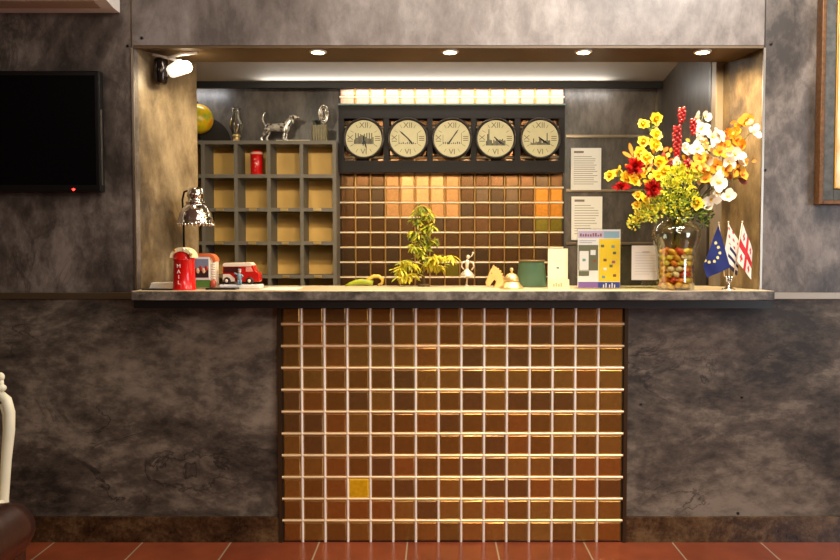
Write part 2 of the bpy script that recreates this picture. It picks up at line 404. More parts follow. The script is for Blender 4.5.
t, b = mosaic(xs, zs, YT, pick_back, .0058, .005)
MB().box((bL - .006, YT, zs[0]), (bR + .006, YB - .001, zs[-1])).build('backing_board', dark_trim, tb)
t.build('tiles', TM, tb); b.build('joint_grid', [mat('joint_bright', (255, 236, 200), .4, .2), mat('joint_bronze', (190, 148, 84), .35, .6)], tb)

# ------------------------------------------------------------------ counter
slab_m = concrete('counter_stone', (48, 43, 38), (88, 80, 72), (136, 126, 114), (1, 1, 1), 40.0, rough=.4, sc1=6, crack=.1)
top_m = mat('counter_top_finish', (205, 186, 150), .35, var=.12, vscale=9)
c = thing('reception_counter', 'long grey reception counter slab with black strip under its edge', 'counter', (0, YC, zcb))
s = MB(); g = .004
s.plan([(cxl, YC), (cxr, YC), (cxr, -.014), (xr - .01, -.014), (xr2 - .01, RD), (xr2 - .04, .36), (xl2 + .02, .36), (xl2 + .01, RD), (xl + .01, -.014), (cxl, -.014)], zcb, zct)
o = s.build('slab', [slab_m, top_m], c, bevel=.003)
for p in o.data.polygons:
    if p.normal.z > .9: p.material_index = 1
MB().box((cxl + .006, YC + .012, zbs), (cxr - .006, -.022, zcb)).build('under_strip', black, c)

# ------------------------------------------------------------------ lights in the soffit and lamp on the left
glow = mat('lamp_glow', (255, 240, 205), .5, emit=(255, 222, 160), estr=30)
def spot(name, loc, target, energy, col, size=150, blend=1.0, rad=.03):
    l = bpy.data.lights.new(name, 'SPOT'); l.energy = energy; l.color = col; l.spot_size = math.radians(size); l.spot_blend = blend; l.shadow_soft_size = rad
    o = bpy.data.objects.new(name, l); COL.objects.link(o); o.location = loc
    o.rotation_euler = (Vector(target) - Vector(loc)).to_track_quat('-Z', 'Y').to_euler(); return o
def area(name, loc, target, energy, col, sx, sy):
    l = bpy.data.lights.new(name, 'AREA'); l.energy = energy; l.color = col; l.shape = 'RECTANGLE'; l.size = sx; l.size_y = sy
    o = bpy.data.objects.new(name, l); COL.objects.link(o); o.location = loc
    o.rotation_euler = (Vector(target) - Vector(loc)).to_track_quat('-Z', 'Y').to_euler(); return o
warm = (1.0, .74, .40)
YD = .055
dl = None
names = ('first from the left', 'second from the left', 'third from the left', 'last on the right')
for i, px in enumerate((318, 450, 583.5, 702.5)):
    p = Vector((at(px, 52, YD).x, YD, ztop))
    lab = 'round recessed downlight in the soffit, ' + names[i]
    if dl is None:
        dl = thing('ceiling_light', lab, 'downlight', p, 'downlights in the soffit')
        MB().lathe(p, [(.03, -.006), (.035, -.006), (.038, -.002), (.038, .001), (.03, .001)], 24).build('rim', white, dl)
        MB().lathe(p, [(.0001, -.0085), (.02, -.008), (.029, -.0055), (.03, 0)], 24).build('lens', glow, dl)
    else: dup(dl, p, lab)
    spot('downlight', p + Vector((0, 0, -.022)), p + Vector((0, .12, -1)), (22, 22, 25, 34)[i], warm, 168, .6, .025)
# spotlight on the left reveal
lp = at(172, 70, .09)
sp = thing('wall_spotlight', 'glaring white bracket spotlight at the top of the left reveal', 'spotlight', lp)
hm = MB(); a, b_ = at(154, 68, .09), at(168, 68, .06)
hm.M = Matrix.Translation(at(161, 71, .07))
hm.lathe((0, 0, -.055), [(.0, 0), (.022, 0), (.027, .01), (.03, .05), (.03, .1), (.024, .108), (0, .11)], 20)
hm.build('housing', mat('dark_chrome', (60, 54, 50), .15, .9), sp)
bl = MB(); bl.M = Matrix.Translation(at(177, 69, .06)) @ Matrix.Rotation(math.radians(65), 4, 'Y')
bl.lathe((0, 0, -.04), [(.02, 0), (.027, .01), (.034, .06), (.03, .075), (0, .08)], 20)
bl.build('reflector', mat('lit_reflector', (255, 250, 240), .5, emit=(255, 240, 220), estr=1.0), sp)
MB().ball(at(186, 67, .055), (.026, .026, .026), 0, 14).build('bulb', mat('bulb_glow', (255, 250, 235), .5, emit=(255, 236, 205), estr=22), sp)
MB().tube([at(153, 54.5, .05), at(170, 58.5, .05), at(182, 62, .05)], .006, 8).tube([at(168, 58, .05), at(180, 54.5, .05), at(197, 52.8, .06)], .007, 8).build('bracket', mat('white_bracket', (240, 232, 215), .4), sp)
spot('reveal_spot', at(184, 68, .03), at(150, 200, .05), 5.5, (1, .80, .48), 170, .8, .03)
spot('reveal_spot', at(186, 68, .05), at(300, 130, .9), 6, (1, .84, .6), 150, 1, .03)

# room lights (ceiling fittings out of the frame above)
area('room_light', (1.25, -.95, 2.86), (1.2, -.25, 0.4), 52, (1, .93, .84), .9, .3)
area('room_light', (.05, -.8, 2.86), (.1, -.25, 1.2), 17, (1, .90, .78), 1.0, .25)
area('room_light', (.9, -2.3, 2.86), (.8, -.2, .6), 18, (1, .9, .78), 1.2, .3)
area('room_light', (0.6, -4.6, 2.84), (.6, -4.4, 0), 75, (1, .86, .7), 1.2, 1.2)
area('room_light', (-2.2, -3.6, 2.84), (-2.0, -3.4, 0), 8, (1, .86, .7), .8, .8)
# led strip behind the valance
lx0, lx1 = at(342, 90, 1.7).x, at(618, 90, 1.7).x
area('led_strip', ((lx0 + lx1) / 2, 1.655, zv0 + .028), ((lx0 + lx1) / 2, 1.80, zv0 - .12), 4.0, (1, .96, .92), lx1 - lx0, .02)
area('led_strip', (-1.6, 1.655, zv0 + .028), (-1.6, 1.8, zv0 - .12), 1.0, (.9, .93, 1), .35, .02)
area('ceiling_fill', (0, 1.58, zci - .05), (0, 1.2, zci), 5, (1, .95, .86), 2.2, .03)  # unseen fill light added to brighten the office ceiling
area('window_light', (4.1, -3.2, 1.5), (0, -1.6, 1.2), 125, (.88, .93, 1), 2.4, 1.9)
for px in (228, 346, 460, 560, 640):
    q = Vector((at(px, 60, .32).x, .32, ztop + .03)); spot('inner_downlight', q, q + Vector((0, 1, -.62)), 20, (1, .87, .66), 120, .7, .012)
spot('fill_spot', (.75, -1.5, 2.7), (1.06, -.05, 1.62), 48, (1, .88, .68), 24, .8, .12)  # added spot that brightens the bouquet from the front, no fitting built
spot('fill_spot', (.35, -2.0, 2.8), (.12, 0, .62), 85, (1, .92, .8), 38, .7, .1)  # added spot that brightens the joints of the front tile panel
w = bpy.data.worlds.new('world'); sc.world = w; w.use_nodes = True
w.node_tree.nodes['Background'].inputs['Color'].default_value = (.05, .045, .04, 1)

# ------------------------------------------------------------------ pigeonhole rack
YR0, YR1 = 1.60, YB - .001
rk_m = mat('rack_grey', (112, 104, 90), .6); rk_b = mat('rack_back_tan', (226, 182, 98), .6, var=.08, vscale=6)
kr = k(YR0); pw = 32.7 * kr; ph = 33.35 * kr
xR = at(336.3, 200, YR0).x; zT = at(300, 140.5, YR0).z; th = 3.6 * kr
ncol, nrow = 6, 6
xL_ = xR - ncol * pw - th; zB = zT - nrow * ph - th
rack = thing('pigeonhole_rack', 'grey pigeonhole rack with tan backs against the back wall', 'rack', ((xL_ + xR) / 2, YR0, 0))
fm = MB()
for i in range(ncol + 1): fm.box((xR - th - i * pw, YR0, zB), (xR - i * pw, YR1 - .012, zT))
for j in range(nrow + 1): fm.box((xL_ + .001, YR0 + .001, zT - th - j * ph), (xR - .001, YR1 - .012, zT - j * ph))
fm.build('frame', rk_m, rack)
MB().box((xL_, YR1 - .012, zB), (xR, YR1 - .001, zT)).build('back_panel', rk_b, rack)
MB().box((xL_ + .02, YR0 + .04, 0), (xR - .02, YR1 - .001, zB)).build('plinth', rk_m, rack)
tagm = mat('label_holder', (200, 170, 110), .35, .6)
for j in range(2, 6):
    for i in range(0, 5):
        cx_ = xR - th / 2 - (i + .5) * pw; zc = zT - th / 2 - j * ph
        MB().cbox((cx_ - .028 + R.uniform(-.006, .006), YR0 - .004, zc - .009), (cx_ + .022 + R.uniform(-.004, .006), YR0, zc + .009), .0015).build('label_holder', tagm, rack)

# things on the rack
def on_rack(px, Y): return Vector((at(px, 140, Y).x, Y, zT))
# globe
Yg = 1.68; gc = at(198.5, 119, Yg); gr = 14.5 * k(Yg)
gb = on_rack(198.5, Yg)
gl_ = thing('desk_globe', 'yellow and green globe at the left end of the rack', 'globe', gb)
def globe_mat():
    m = mat('globe_map', (240, 190, 20), .3, coat=.3); nt = m.node_tree; N = nt.nodes
    n = N.new('ShaderNodeTexNoise'); n.inputs['Scale'].default_value = 9; n.inputs['Detail'].default_value = 4
    tc = N.new('ShaderNodeTexCoord'); r = N.new('ShaderNodeValToRGB'); e = r.color_ramp.elements
    e[0].position = .36; e[0].color = (*lin((150, 180, 40)), 1); e[1].position = .6; e[1].color = (*lin((240, 130, 20)), 1); x = e.new(.5); x.color = (*lin((245, 200, 20)), 1)
    nt.links.new(tc.outputs['Object'], n.inputs['Vector']); nt.links.new(n.outputs['Fac'], r.inputs['Fac']); nt.links.new(r.outputs['Color'], N['Principled BSDF'].inputs['Base Color']); return m
MB().ball(gc, gr, 0, 28).build('sphere', globe_mat(), gl_)
MB().lathe(gb, [(.075, 0), (.075, .006), (.03, .014), (.012, .03), (.012, gc.z - gr - gb.z - .012)], 24).build('foot', black, gl_)
MB().tube([gc + Vector((math.sin(q) * (gr + .012), 0, -math.cos(q) * (gr + .012))) for q in [PI * i / 14 for i in range(-14, 1)]], .006, 8).build('meridian_arm', black, gl_)
# dark brown half disc, upright on the rack behind the globe
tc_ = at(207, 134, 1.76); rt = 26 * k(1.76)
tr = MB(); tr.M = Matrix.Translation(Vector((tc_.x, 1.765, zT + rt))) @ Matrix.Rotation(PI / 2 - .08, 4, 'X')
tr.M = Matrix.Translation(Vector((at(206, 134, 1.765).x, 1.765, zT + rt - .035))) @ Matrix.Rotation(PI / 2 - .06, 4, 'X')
# cut flat at the bottom so it stands: a flat half disc
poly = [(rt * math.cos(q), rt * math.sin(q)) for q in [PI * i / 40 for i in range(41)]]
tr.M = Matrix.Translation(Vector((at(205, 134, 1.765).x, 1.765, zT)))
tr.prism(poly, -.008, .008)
single('half_disc', tr, mat('half_disc_brown', (34, 26, 14), .8), 'dark brown half round disc standing behind the globe', 'tray', on_rack(206, 1.765), bevel=.003)
# oil lamp chimney
Yl = 1.66; lb = on_rack(236.5, Yl); kl = k(Yl)
ol = thing('oil_lamp', 'glass oil lamp with brass base beside the globe', 'oil lamp', lb)
MB().lathe(lb, [(.027, 0), (.027, .006), (.021, .01), (.022, .03), (.027, .034), (.027, .04), (.02, .046)], 20).build('base', brass, ol)
GL = glass('clear_glass', (250, 248, 240), .22)
MB().lathe(lb, [(.022, .041), (.026, .055), (.044, .095), (.046, .115), (.036, .155), (.025, .178), (.026, .2), (.031, .215)], 24).lathe(lb, [(.029, .215), (.024, .2), (.023, .178), (.034, .155), (.043, .115), (.041, .095), (.024, .055), (.02, .045)], 24).build('chimney', GL, ol)
# metal dog
Yd = 1.64
def dp(x, y, dy=0): return at(x, y, Yd + dy)
dg_ = MB(); kd = k(Yd)
dg_.tube([dp(267, 126), dp(272, 126.8), dp(279, 126.8), dp(285, 126), dp(288, 122.5), dp(290.5, 118.5)], [3.2 * kd, 3.9 * kd, 4.1 * kd, 4.8 * kd, 3.4 * kd, 2.5 * kd], 12)
dg_.ball(dp(267.5, 126.5), (3.4 * kd, 3.4 * kd, 3.6 * kd)); dg_.ball(dp(286, 127), (4.2 * kd, 4 * kd, 5 * kd))
dg_.tube([dp(290, 117.5), dp(293.5, 116.3), dp(299, 117)], [2.9 * kd, 2.4 * kd, 1.3 * kd], 10)
dg_.tube([dp(291, 116, -.014), dp(292.5, 120, -.018), dp(293, 123, -.017)], [1.1 * kd, 1.5 * kd, .9 * kd], 8)
for dy, ox in ((-.018, 0), (.018, 5.5)):
    dg_.tube([dp(267, 128, dy), dp(265 + ox * .8, 132, dy), dp(262.5 + ox, 135, dy), dp(260.5 + ox * 1.05, 138.6, dy)], [2.8 * kd, 1.9 * kd, 1.2 * kd, 1.2 * kd], 8)
    dg_.ball(dp(261.5 + ox * 1.05, 139.3, dy), (1.8 * kd, 1.3 * kd, 1.0 * kd))
for dy, ox in ((-.018, -1), (.018, 1.5)):
    dg_.tube([dp(285 + ox, 127, dy), dp(285 + ox, 133, dy), dp(284 + ox, 138.6, dy)], [2.4 * kd, 1.5 * kd, 1.2 * kd], 8)
    dg_.ball(dp(285.2 + ox, 139.3, dy), (1.8 * kd, 1.3 * kd, 1.0 * kd))
dg_.tube([dp(266, 124.5), dp(263.5, 122), dp(262.3, 118.5), dp(263, 115), dp(265.3, 111.5)], [1.6 * kd, 1.1 * kd, 1.0 * kd, .9 * kd, .7 * kd], 8)
dzs = min(v.z for v in dg_.v)
dg_.v = [v + Vector((0, 0, zT - dzs)) for v in dg_.v]
def dogm():
    m = mat('dog_spotted_silver', (225, 215, 195), .25, .6); nt = m.node_tree; N = nt.nodes
    n = N.new('ShaderNodeTexNoise'); n.inputs['Scale'].default_value = 45; tc = N.new('ShaderNodeTexCoord'); r = N.new('ShaderNodeValToRGB'); e = r.color_ramp.elements
    e[0].position = .36; e[0].color = (*lin((80, 52, 36)), 1); e[1].position = .5; e[1].color = (*lin((235, 226, 208)), 1)
    nt.links.new(tc.outputs['Object'], n.inputs['Vector']); nt.links.new(n.outputs['Fac'], r.inputs['Fac']); nt.links.new(r.outputs['Color'], N['Principled BSDF'].inputs['Base Color']); return m
single('dog_figurine', dg_, dogm(), 'silver hound figurine with raised tail standing on the rack', 'figurine', on_rack(276, Yd), remesh=.0032)
# flat white board behind the dog
a = on_rack(310, 1.74); b_ = on_rack(276, 1.74)
single('wooden_slat', MB().cbox((b_.x, 1.735, zT), (a.x, 1.755, zT + .024), .002), mat('pale_wood', (222, 204, 160), .6, var=.06), 'pale narrow board lying on the rack behind the hound figurine', 'board', ((a.x + b_.x) / 2, 1.745, zT))
# pot and ornament
a, b_ = on_rack(311.5, 1.62), on_rack(326.5, 1.62); hz = 16 * k(1.62)
po = thing('square_pot', 'grey green ribbed square pot on the right end of the rack', 'pot', ((a.x + b_.x) / 2, 1.66, zT))
pm = MB(); pm.cbox((a.x, 1.62, zT), (b_.x, 1.70, zT + hz), .003)
for i in range(6): x = a.x + .008 + i * (b_.x - a.x - .016) / 5; pm.tube([(x, 1.62, zT + .004), (x, 1.62, zT + hz - .004)], .004, 6)
pm.build('pot', mat('pot_glaze', (112, 100, 62), .4, var=.2, vscale=30), po)
sl = MB()
for i in range(46):
    q, r_ = R.uniform(0, 2 * PI), R.uniform(0, .022); base = Vector((a.x + .03 + r_ * math.cos(q), 1.655 + r_ * math.sin(q), zT + hz - .004))
    sl.petal(base, (R.uniform(-.8, .8), R.uniform(-.6, .4), 1), (0, -1, .3), R.uniform(.02, .045), .01)
sl.build('succulent', mat('dark_leaf', (36, 40, 26), .5), po)
oc = at(323.5, 114, 1.65); k5 = k(1.65)
om = MB()
for s_ in (1.0, .7, .4):
    om.tube([oc + Vector((math.cos(q) * 4.6 * k5 * s_, 0, math.sin(q) * 8 * k5 * (s_ + .1) - (1 - s_) * .006)) for q in [2 * PI * i / 24 for i in range(25)]], .0042, 8, caps=False)
om.tube([oc + Vector((-4.4 * k5, 0, 7.6 * k5)), oc + Vector((-2 * k5, 0, 2 * k5)), oc + Vector((0, 0, -2 * k5)), oc + Vector((2 * k5, 0, 4 * k5)), oc + Vector((4 * k5, 0, 7 * k5))], .004, 8)
om.tube([oc + Vector((0, 0, -7.6 * k5)), Vector((oc.x, oc.y, zT + hz - .002))], .004, 8)
om.lathe((oc.x, oc.y, zT + hz), [(.016, 0), (.014, .004), (.004, .007)], 16)
single('wire_ornament', om, silver, 'oval silver wire ornament standing on the square pot', 'ornament', (oc.x, oc.y, zT + hz))
# red tin in a pigeonhole
Yt = 1.63; zsh = zT - th - ph + th; tb_ = Vector((at(255.7, 175, Yt).x, Yt + .03, zT - ph)); kt = k(Yt)
rt_ = thing('red_tin', 'small red domed pillar box tin in the top row of the rack', 'tin', tb_)
MB().lathe(tb_, [(6.4 * kt, 0), (6.4 * kt, .008), (6.0 * kt, .01), (6.0 * kt, 20 * kt), (6.4 * kt, 20.4 * kt), (6.4 * kt, 21.4 * kt), (5 * kt, 23.6 * kt), (2.5 * kt, 24.8 * kt), (0, 25 * kt)], 24).build('body', red, rt_)
MB().lathe(tb_, [(6.55 * kt, 20.3 * kt), (6.6 * kt, 21.2 * kt), (5.6 * kt, 22.8 * kt)], 24).build('rim', mat('pale_pink', (230, 170, 150), .4), rt_)
lm = MB()
for i in range(4): z = tb_.z + (15 - 3.6 * i) * kt; lm.text('MAIL'[i], FR((tb_.x, tb_.y - 6.15 * kt, z)), .019)
lm.build('lettering', mat('pale_lettering', (240, 190, 170), .5), rt_)

# ------------------------------------------------------------------ clock board and clocks
YK = 1.70; kk = k(YK)
cl_m = mat('clock_board_black', (22, 16, 12), .75, var=.15, vscale=15)
A, B = at(338.5, 105.5, YK), at(564.5, 172.5, YK)
bd = thing('clock_board', 'dark open frame board carrying five clocks on the back wall', 'clock frame', ((A.x + B.x) / 2, YK, B.z))
zr1, zr2 = at(400, 118.5, YK).z, at(400, 160.5, YK).z
fb = MB()
fb.cbox((A.x, YK, zr1), (B.x, YK + .03, A.z), .003); fb.cbox((A.x, YK, B.z), (B.x, YK + .03, zr2), .003)
for pxx in (341.2, 386.2, 430, 473.7, 517.5, 562):
    x = at(pxx, 140, YK).x; fb.box((x - 2.7 * kk, YK + .001, zr2 - .002), (x + 2.7 * kk, YK + .029, zr1 + .002))
fb.build('frame', cl_m, bd)
for pxx in (350, 452, 553):
    x = at(pxx, 140, YK).x
    MB().box((x - .012, YK + .03, B.z + .01), (x + .012, YT - .009, B.z + .03)).build('standoff', cl_m, bd); MB().box((x - .012, YK + .03, A.z - .03), (x + .012, YT - .009, A.z - .01)).build('standoff', cl_m, bd)
gt = MB().cbox((A.x - .004, YK - .01, A.z), (B.x + .004, YK + .05, A.z + .012), .002); gt.build('top_edge', mat('glass_edge', (120, 140, 130), .2, .3), bd)
face_m = mat('clock_face_cream', (206, 196, 152), .55, var=.05, vscale=20); num_m = mat('clock_print', (110, 98, 72), .6); hand_m = mat('clock_hand', (22, 20, 18), .5)
sky_m = mat('clock_skyline', (52, 48, 40), .6)
CLK = [(364, 'black skyline across the middle', 165, 185, 'a'), (408, 'minute hand pointing to ten', 312, 140, 'b'), (452, 'long hand pointing to one', 35, 215, 'c'),
       (495.5, 'tower silhouette at its left side', 128, 135, 'd'), (540, 'low skyline and hand pointing to four', 125, 130, 'e')]
cr = 18.3 * kk
for i, (px, desc, mi, hr, sty) in enumerate(CLK):
    cc = at(px, 138.8, YK); yb = YK - .001
    labs = ['round cream wall clock, first from the left, ' + desc, 'round cream wall clock, second from the left, ' + desc, 'round cream wall clock, middle one of five, ' + desc,
            'round cream wall clock, fourth from the left, ' + desc, 'round cream wall clock, last on the right, ' + desc]
    ck = thing('wall_clock', labs[i], 'clock', (cc.x, YK, cc.z - cr * 1.14), 'clocks on the dark board')
    def disc(r0, r1, y0, y1, n=40):
        m_ = MB(); m_.M = Matrix.Translation((cc.x, 0, cc.z)) @ Matrix.Rotation(PI / 2, 4, 'X')
        return m_
    m_ = disc(0, 0, 0, 0); m_.lathe((0, 0, -yb), [(cr * .98, 0), (cr * 1.12, 0), (cr * 1.12, .022), (cr * 1.08, .03), (cr * 1.0, .026), (cr * .98, .012)], 44); m_.build('case', mat('clock_case_dark', (40, 30, 22), .3, .4), ck)
    m_ = disc(0, 0, 0, 0); m_.lathe((0, 0, -yb), [(cr * 1.0, 0), (cr * 1.0, .013), (0, .0135)], 44, smooth=False)
    m_.M = Matrix.Identity(4); nm = m_; sk = m_
    yf = yb - .0145
    for txt, dx, dz in (('XII', 0, .7), ('III', .72, 0), ('VI', 0, -.72), ('IX', -.72, 0)):
        nm.text(txt, FR((cc.x + dx * cr, yf, cc.z + dz * cr)) @ Matrix.Rotation(0 if dx == 0 else (-PI / 2 if dx > 0 else PI / 2), 4, 'Z'), .05, 1)
    for q in range(12):
        if q % 3: an = q * PI / 6; c0 = Vector((cc.x + math.sin(an) * cr * .74, yf, cc.z + math.cos(an) * cr * .74)); dr = Vector((math.sin(an), 0, math.cos(an))); nm.tube([c0 - dr * .012, c0 + dr * .012], .0018, 4, 1)
    rr = random.Random(i * 5 + 2)
    if sty in 'ade':
        n = 16
        for q in range(n):
            x = -.5 + q / (n - 1); hgt = {'a': .25 + .35 * abs(math.sin(q * 1.7)), 'd': .12 + (.75 if q == 2 else .5 if q == 1 else .25 * rr.random()), 'e': .1 + .25 * rr.random() + (.35 if q == 13 else 0)}[sty]
            zb_ = {'a': -.3, 'd': -.38, 'e': -.35}[sty]
            sk.box((cc.x + x * cr - .003, yf - .0006, cc.z + zb_ * cr), (cc.x + x * cr + .003, yf, cc.z + (zb_ + hgt) * cr), 2)
    else:
        for q in range(9):
            x = -.5 + q * .11; h_ = .05 + .1 * rr.random(); sk.box((cc.x + x * cr, yf - .0006, cc.z - .3 * cr), (cc.x + x * cr + .006, yf, cc.z + (-.3 + h_) * cr), 2)
        sk.box((cc.x - .5 * cr, yf - .0006, cc.z - .3 * cr), (cc.x - .48 * cr, yf, cc.z + .2 * cr), 2); sk.box((cc.x + .5 * cr, yf - .0006, cc.z - .3 * cr), (cc.x + .52 * cr, yf, cc.z + .3 * cr), 2)
    m_.build('face', [face_m, num_m, sky_m], ck)
    for nm_, deg, L_, w_ in (('minute_hand', mi, .62, .0045), ('hour_hand', hr, .42, .006)):
        an = math.radians(deg); dr = Vector((math.sin(an), 0, math.cos(an))); pr = Vector((math.cos(an), 0, -math.sin(an))); c0 = Vector((cc.x, yf - .004, cc.z))
        hb = MB(); pts = [c0 - dr * .12 * cr - pr * w_ * .5, c0 - dr * .12 * cr + pr * w_ * .5, c0 + dr * L_ * .7 * cr + pr * w_, c0 + dr * L_ * cr, c0 + dr * L_ * .7 * cr - pr * w_]
        hb.add(pts + [p + Vector((0, .0015, 0)) for p in pts], [(4, 3, 2, 1, 0), (5, 6, 7, 8, 9)] + [(j, (j + 1) % 5, (j + 1) % 5 + 5, j + 5) for j in range(5)])
        hb.build(nm_, hand_m, ck)

# ------------------------------------------------------------------ papers on the back wall
def sheet(x0, y0, x1, y1, Y, rows, head=True):
    a, b_ = at(x0, y0, Y), at(x1, y1, Y); m_ = MB(); m_.box((a.x, Y, b_.z), (b_.x, Y + .004, a.z), 0)
    w_, h_ = b_.x - a.x, a.z - b_.z; rr = random.Random(int(x0 + y0))
    if head: m_.box((a.x + .1 * w_, Y - .0006, a.z - .12 * h_), (a.x + .42 * w_, Y, a.z - .07 * h_), 1)
    for i in range(rows):
        z = a.z - h_ * (.2 + .7 * i / rows); m_.box((a.x + .1 * w_, Y - .0006, z - .012 * h_), (a.x + w_ * rr.uniform(.6, .9), Y, z), 1)
    return m_, Vector(((a.x + b_.x) / 2, Y, b_.z))
m_, l_ = sheet(571, 148, 601, 190, YB - .02, 14); single('notice_sign', m_, [paper, ink], 'upper white notice with printed text on the back wall', 'notice', l_)
m_, l_ = sheet(571.5, 196.5, 602, 240, YB - .02, 12); single('notice_sign', m_, [paper, ink], 'lower white notice on the back wall, above the flyer stand', 'notice', l_)

# ------------------------------------------------------------------ things on the counter
def on(px, Y, z=None): return Vector((at(px, 288, Y).x, Y, zct if z is None else z))
# desk lamp
Yq = .12; kq = k(Yq); lb = on(184.5, Yq)
dk = thing('desk_lamp', 'chrome desk lamp with bell shade behind the red tin', 'desk lamp', lb)
MB().lathe(lb, [(.06, 0), (.06, .008), (.05, .014), (.01, .02), (.006, .03)], 28).build('base', mat('lamp_black_metal', (30, 26, 22), .3, .8), dk)
zs1 = at(184, 194, Yq).z; sx = at(195.5, 200, Yq).x
MB().tube([lb + Vector((0, 0, .01)), (lb.x, Yq, at(184, 225, Yq).z), (lb.x - .004, Yq, at(184, 200, Yq).z), (lb.x + .004, Yq, at(184, 192, Yq).z), (sx - .02, Yq, at(184, 189.5, Yq).z), (sx, Yq, at(184, 190, Yq).z)], .0045, 10).build('pole', MATS['lamp_black_metal'], dk)
zsb = at(195, 224.5, Yq).z
ps = [(17.3, 0), (17.6, 1.2), (17.2, 2.2), (16.6, 6), (15.5, 11), (13.2, 15.5), (10, 18.6), (8.6, 20.2), (9.6, 21), (9.4, 22.4), (7.6, 23.4), (7.4, 27), (8.4, 28), (8.2, 30), (7, 35.5), (5, 36.8), (0, 37)]
MB().lathe((sx, Yq, zsb), [(r * kq, z * kq) for r, z in ps], 36).build('shade', mat('lamp_chrome', (205, 198, 188), .12, 1, bump=.25, vscale=30), dk)
bd_ = MB()
for i in range(30): q = 2 * PI * i / 30; bd_.ball((sx + 17.3 * kq * math.cos(q), Yq + 17.3 * kq * math.sin(q), zsb - .0005), .0062, 0, 8)
bd_.build('bead_rim', chrome, dk)
# red mail tin
Ym = -.035; km = k(Ym); mb_ = on(184.5, Ym)
ml = thing('mail_tin', 'red pillar box tin lettered MAIL at the left front of the counter', 'tin', mb_)
MB().lathe(mb_, [(11.6 * km, 0), (11.6 * km, 1.5 * km), (11 * km, 2.4 * km), (10.2 * km, 29 * km), (10.8 * km, 29.8 * km), (10.8 * km, 31.2 * km), (9.9 * km, 32 * km), (9.6 * km, 37 * km), (8 * km, 39 * km), (0, 40 * km)], 36).build('body', red, ml)
cp = MB(); arc = [(11.0 * km * math.cos(q), 32.2 * km + 10.4 * km * math.sin(q)) for q in [PI * i / 16 for i in range(17)]]
arc += [(9.2 * km * math.cos(q), 32.2 * km + 6.4 * km * math.sin(q)) for q in [PI * i / 16 for i in range(16, -1, -1)]]
cp.prism([(mb_.x + x, mb_.z + z) for x, z in arc], Ym - .042, Ym + .042, 0)
for i in range(9):
    q = PI * (.12 + .095 * i); cp.ball((mb_.x + 10.4 * km * math.cos(q), Ym - .038 + .008 * (i % 3), mb_.z + 32.2 * km + 9 * km * math.sin(q)), (.007, .012, .006), 1 + i % 2, 8)
cp.build('top_canopy', [mat('cream_cap', (236, 216, 170), .5), gold, white], ml)
lt = MB()
for i in range(4): lt.text('MAIL'[i], FR((mb_.x - .008, Ym - 10.9 * km, mb_.z + (24.0 - 5.4 * i) * km)) , .022, 0)
lt.build('lettering', mat('white_lettering', (250, 225, 215), .5), ml)
# caravan shaped picture frame
Yf = .06; kf = k(Yf); fb_ = on(203, Yf); x0_, x1_ = at(191, 280, Yf).x, at(215.5, 280, Yf).x; zt_ = at(203, 253.5, Yf).z
cf = thing('caravan_frame', 'white caravan shaped picture frame with orange top behind the red tin', 'picture frame', fb_)
def rr_poly(x0, x1, z0, z1, r, n=6, bottom=False):
    p = []
    for cx_, cz_, a0 in ((x1 - r, z1 - r, 0), (x0 + r, z1 - r, PI / 2)):
        p += [(cx_ + r * math.cos(a0 + PI / 2 * i / n), cz_ + r * math.sin(a0 + PI / 2 * i / n)) for i in range(n + 1)]
    return p + [(x0, z0), (x1, z0)]
wm = MB().prism(rr_poly(x0_, x1_, zct, zt_ - .006, .03), Yf, Yf + .05)
for i in range(9): z = zct + .025 + i * .0105; wm.tube([(x1_ - .018, Yf - .002, z), (x1_ - .001, Yf - .002, z)], .003, 6); 
wm.build('body', mat('cream_ceramic', (238, 228, 205), .35), cf)
om_ = MB(); outer = rr_poly(x0_ - .003, x1_ + .003, zt_ - .035, zt_, .034)[:-2]; inner = rr_poly(x0_ + .008, x1_ - .008, zt_ - .035, zt_ - .013, .026)[:-2]
om_.prism(outer + inner[::-1], Yf - .006, Yf + .054); om_.build('roof_band', mat('orange_glaze', (214, 110, 60), .35), cf)
xp0, xp1 = at(196, 270, Yf).x, at(209, 270, Yf).x
MB().box((xp0 - .004, Yf - .008, at(200, 279, Yf).z - .003), (xp1 + .004, Yf, at(200, 257.5, Yf).z + .002)).build('picture_border', white, cf)
pm = MB(); za_, zb2 = at(200, 259, Yf).z, at(200, 277.5, Yf).z
pm.box((xp0, Yf - .010, zb2), (xp1, Yf - .008, za_), 0); pm.box((xp0, Yf - .0105, (za_ + zb2) / 2), (xp1, Yf - .010, za_), 1)
for i, x in enumerate((.2, .42, .65, .85)): pm.ball((xp0 + (xp1 - xp0) * x, Yf - .011, zb2 + .03 + .01 * (i % 2)), (.008, .002, .012), 2 + i % 2, 8)
pm.build('picture', [mat('picture_dark', (40, 26, 26), .5), mat('picture_blue', (120, 130, 150), .5), mat('picture_cream', (222, 190, 150), .5), mat('picture_red', (150, 40, 30), .5)], cf)
MB().box((x0_ + .004, Yf - .012, zct + .008), (x1_ - .022, Yf, at(200, 279, Yf).z - .005)).build('green_panel', mat('green_glaze', (70, 120, 50), .4), cf)
MB().ball((x1_ - .008, Yf - .006, zct + .022), (.014, .012, .02), 0, 10).build('red_trim', mat('terracotta_red', (180, 80, 55), .4), cf)
# black tray on the counter
a, b_ = on(206, -.02), on(236, -.02)
single('pen_tray', MB().cbox((a.x, -.03, zct), (b_.x, .035, zct + .008), .002), black, 'flat black tray on the counter between red tin and toy van', 'tray', ((a.x + b_.x) / 2, 0, zct))
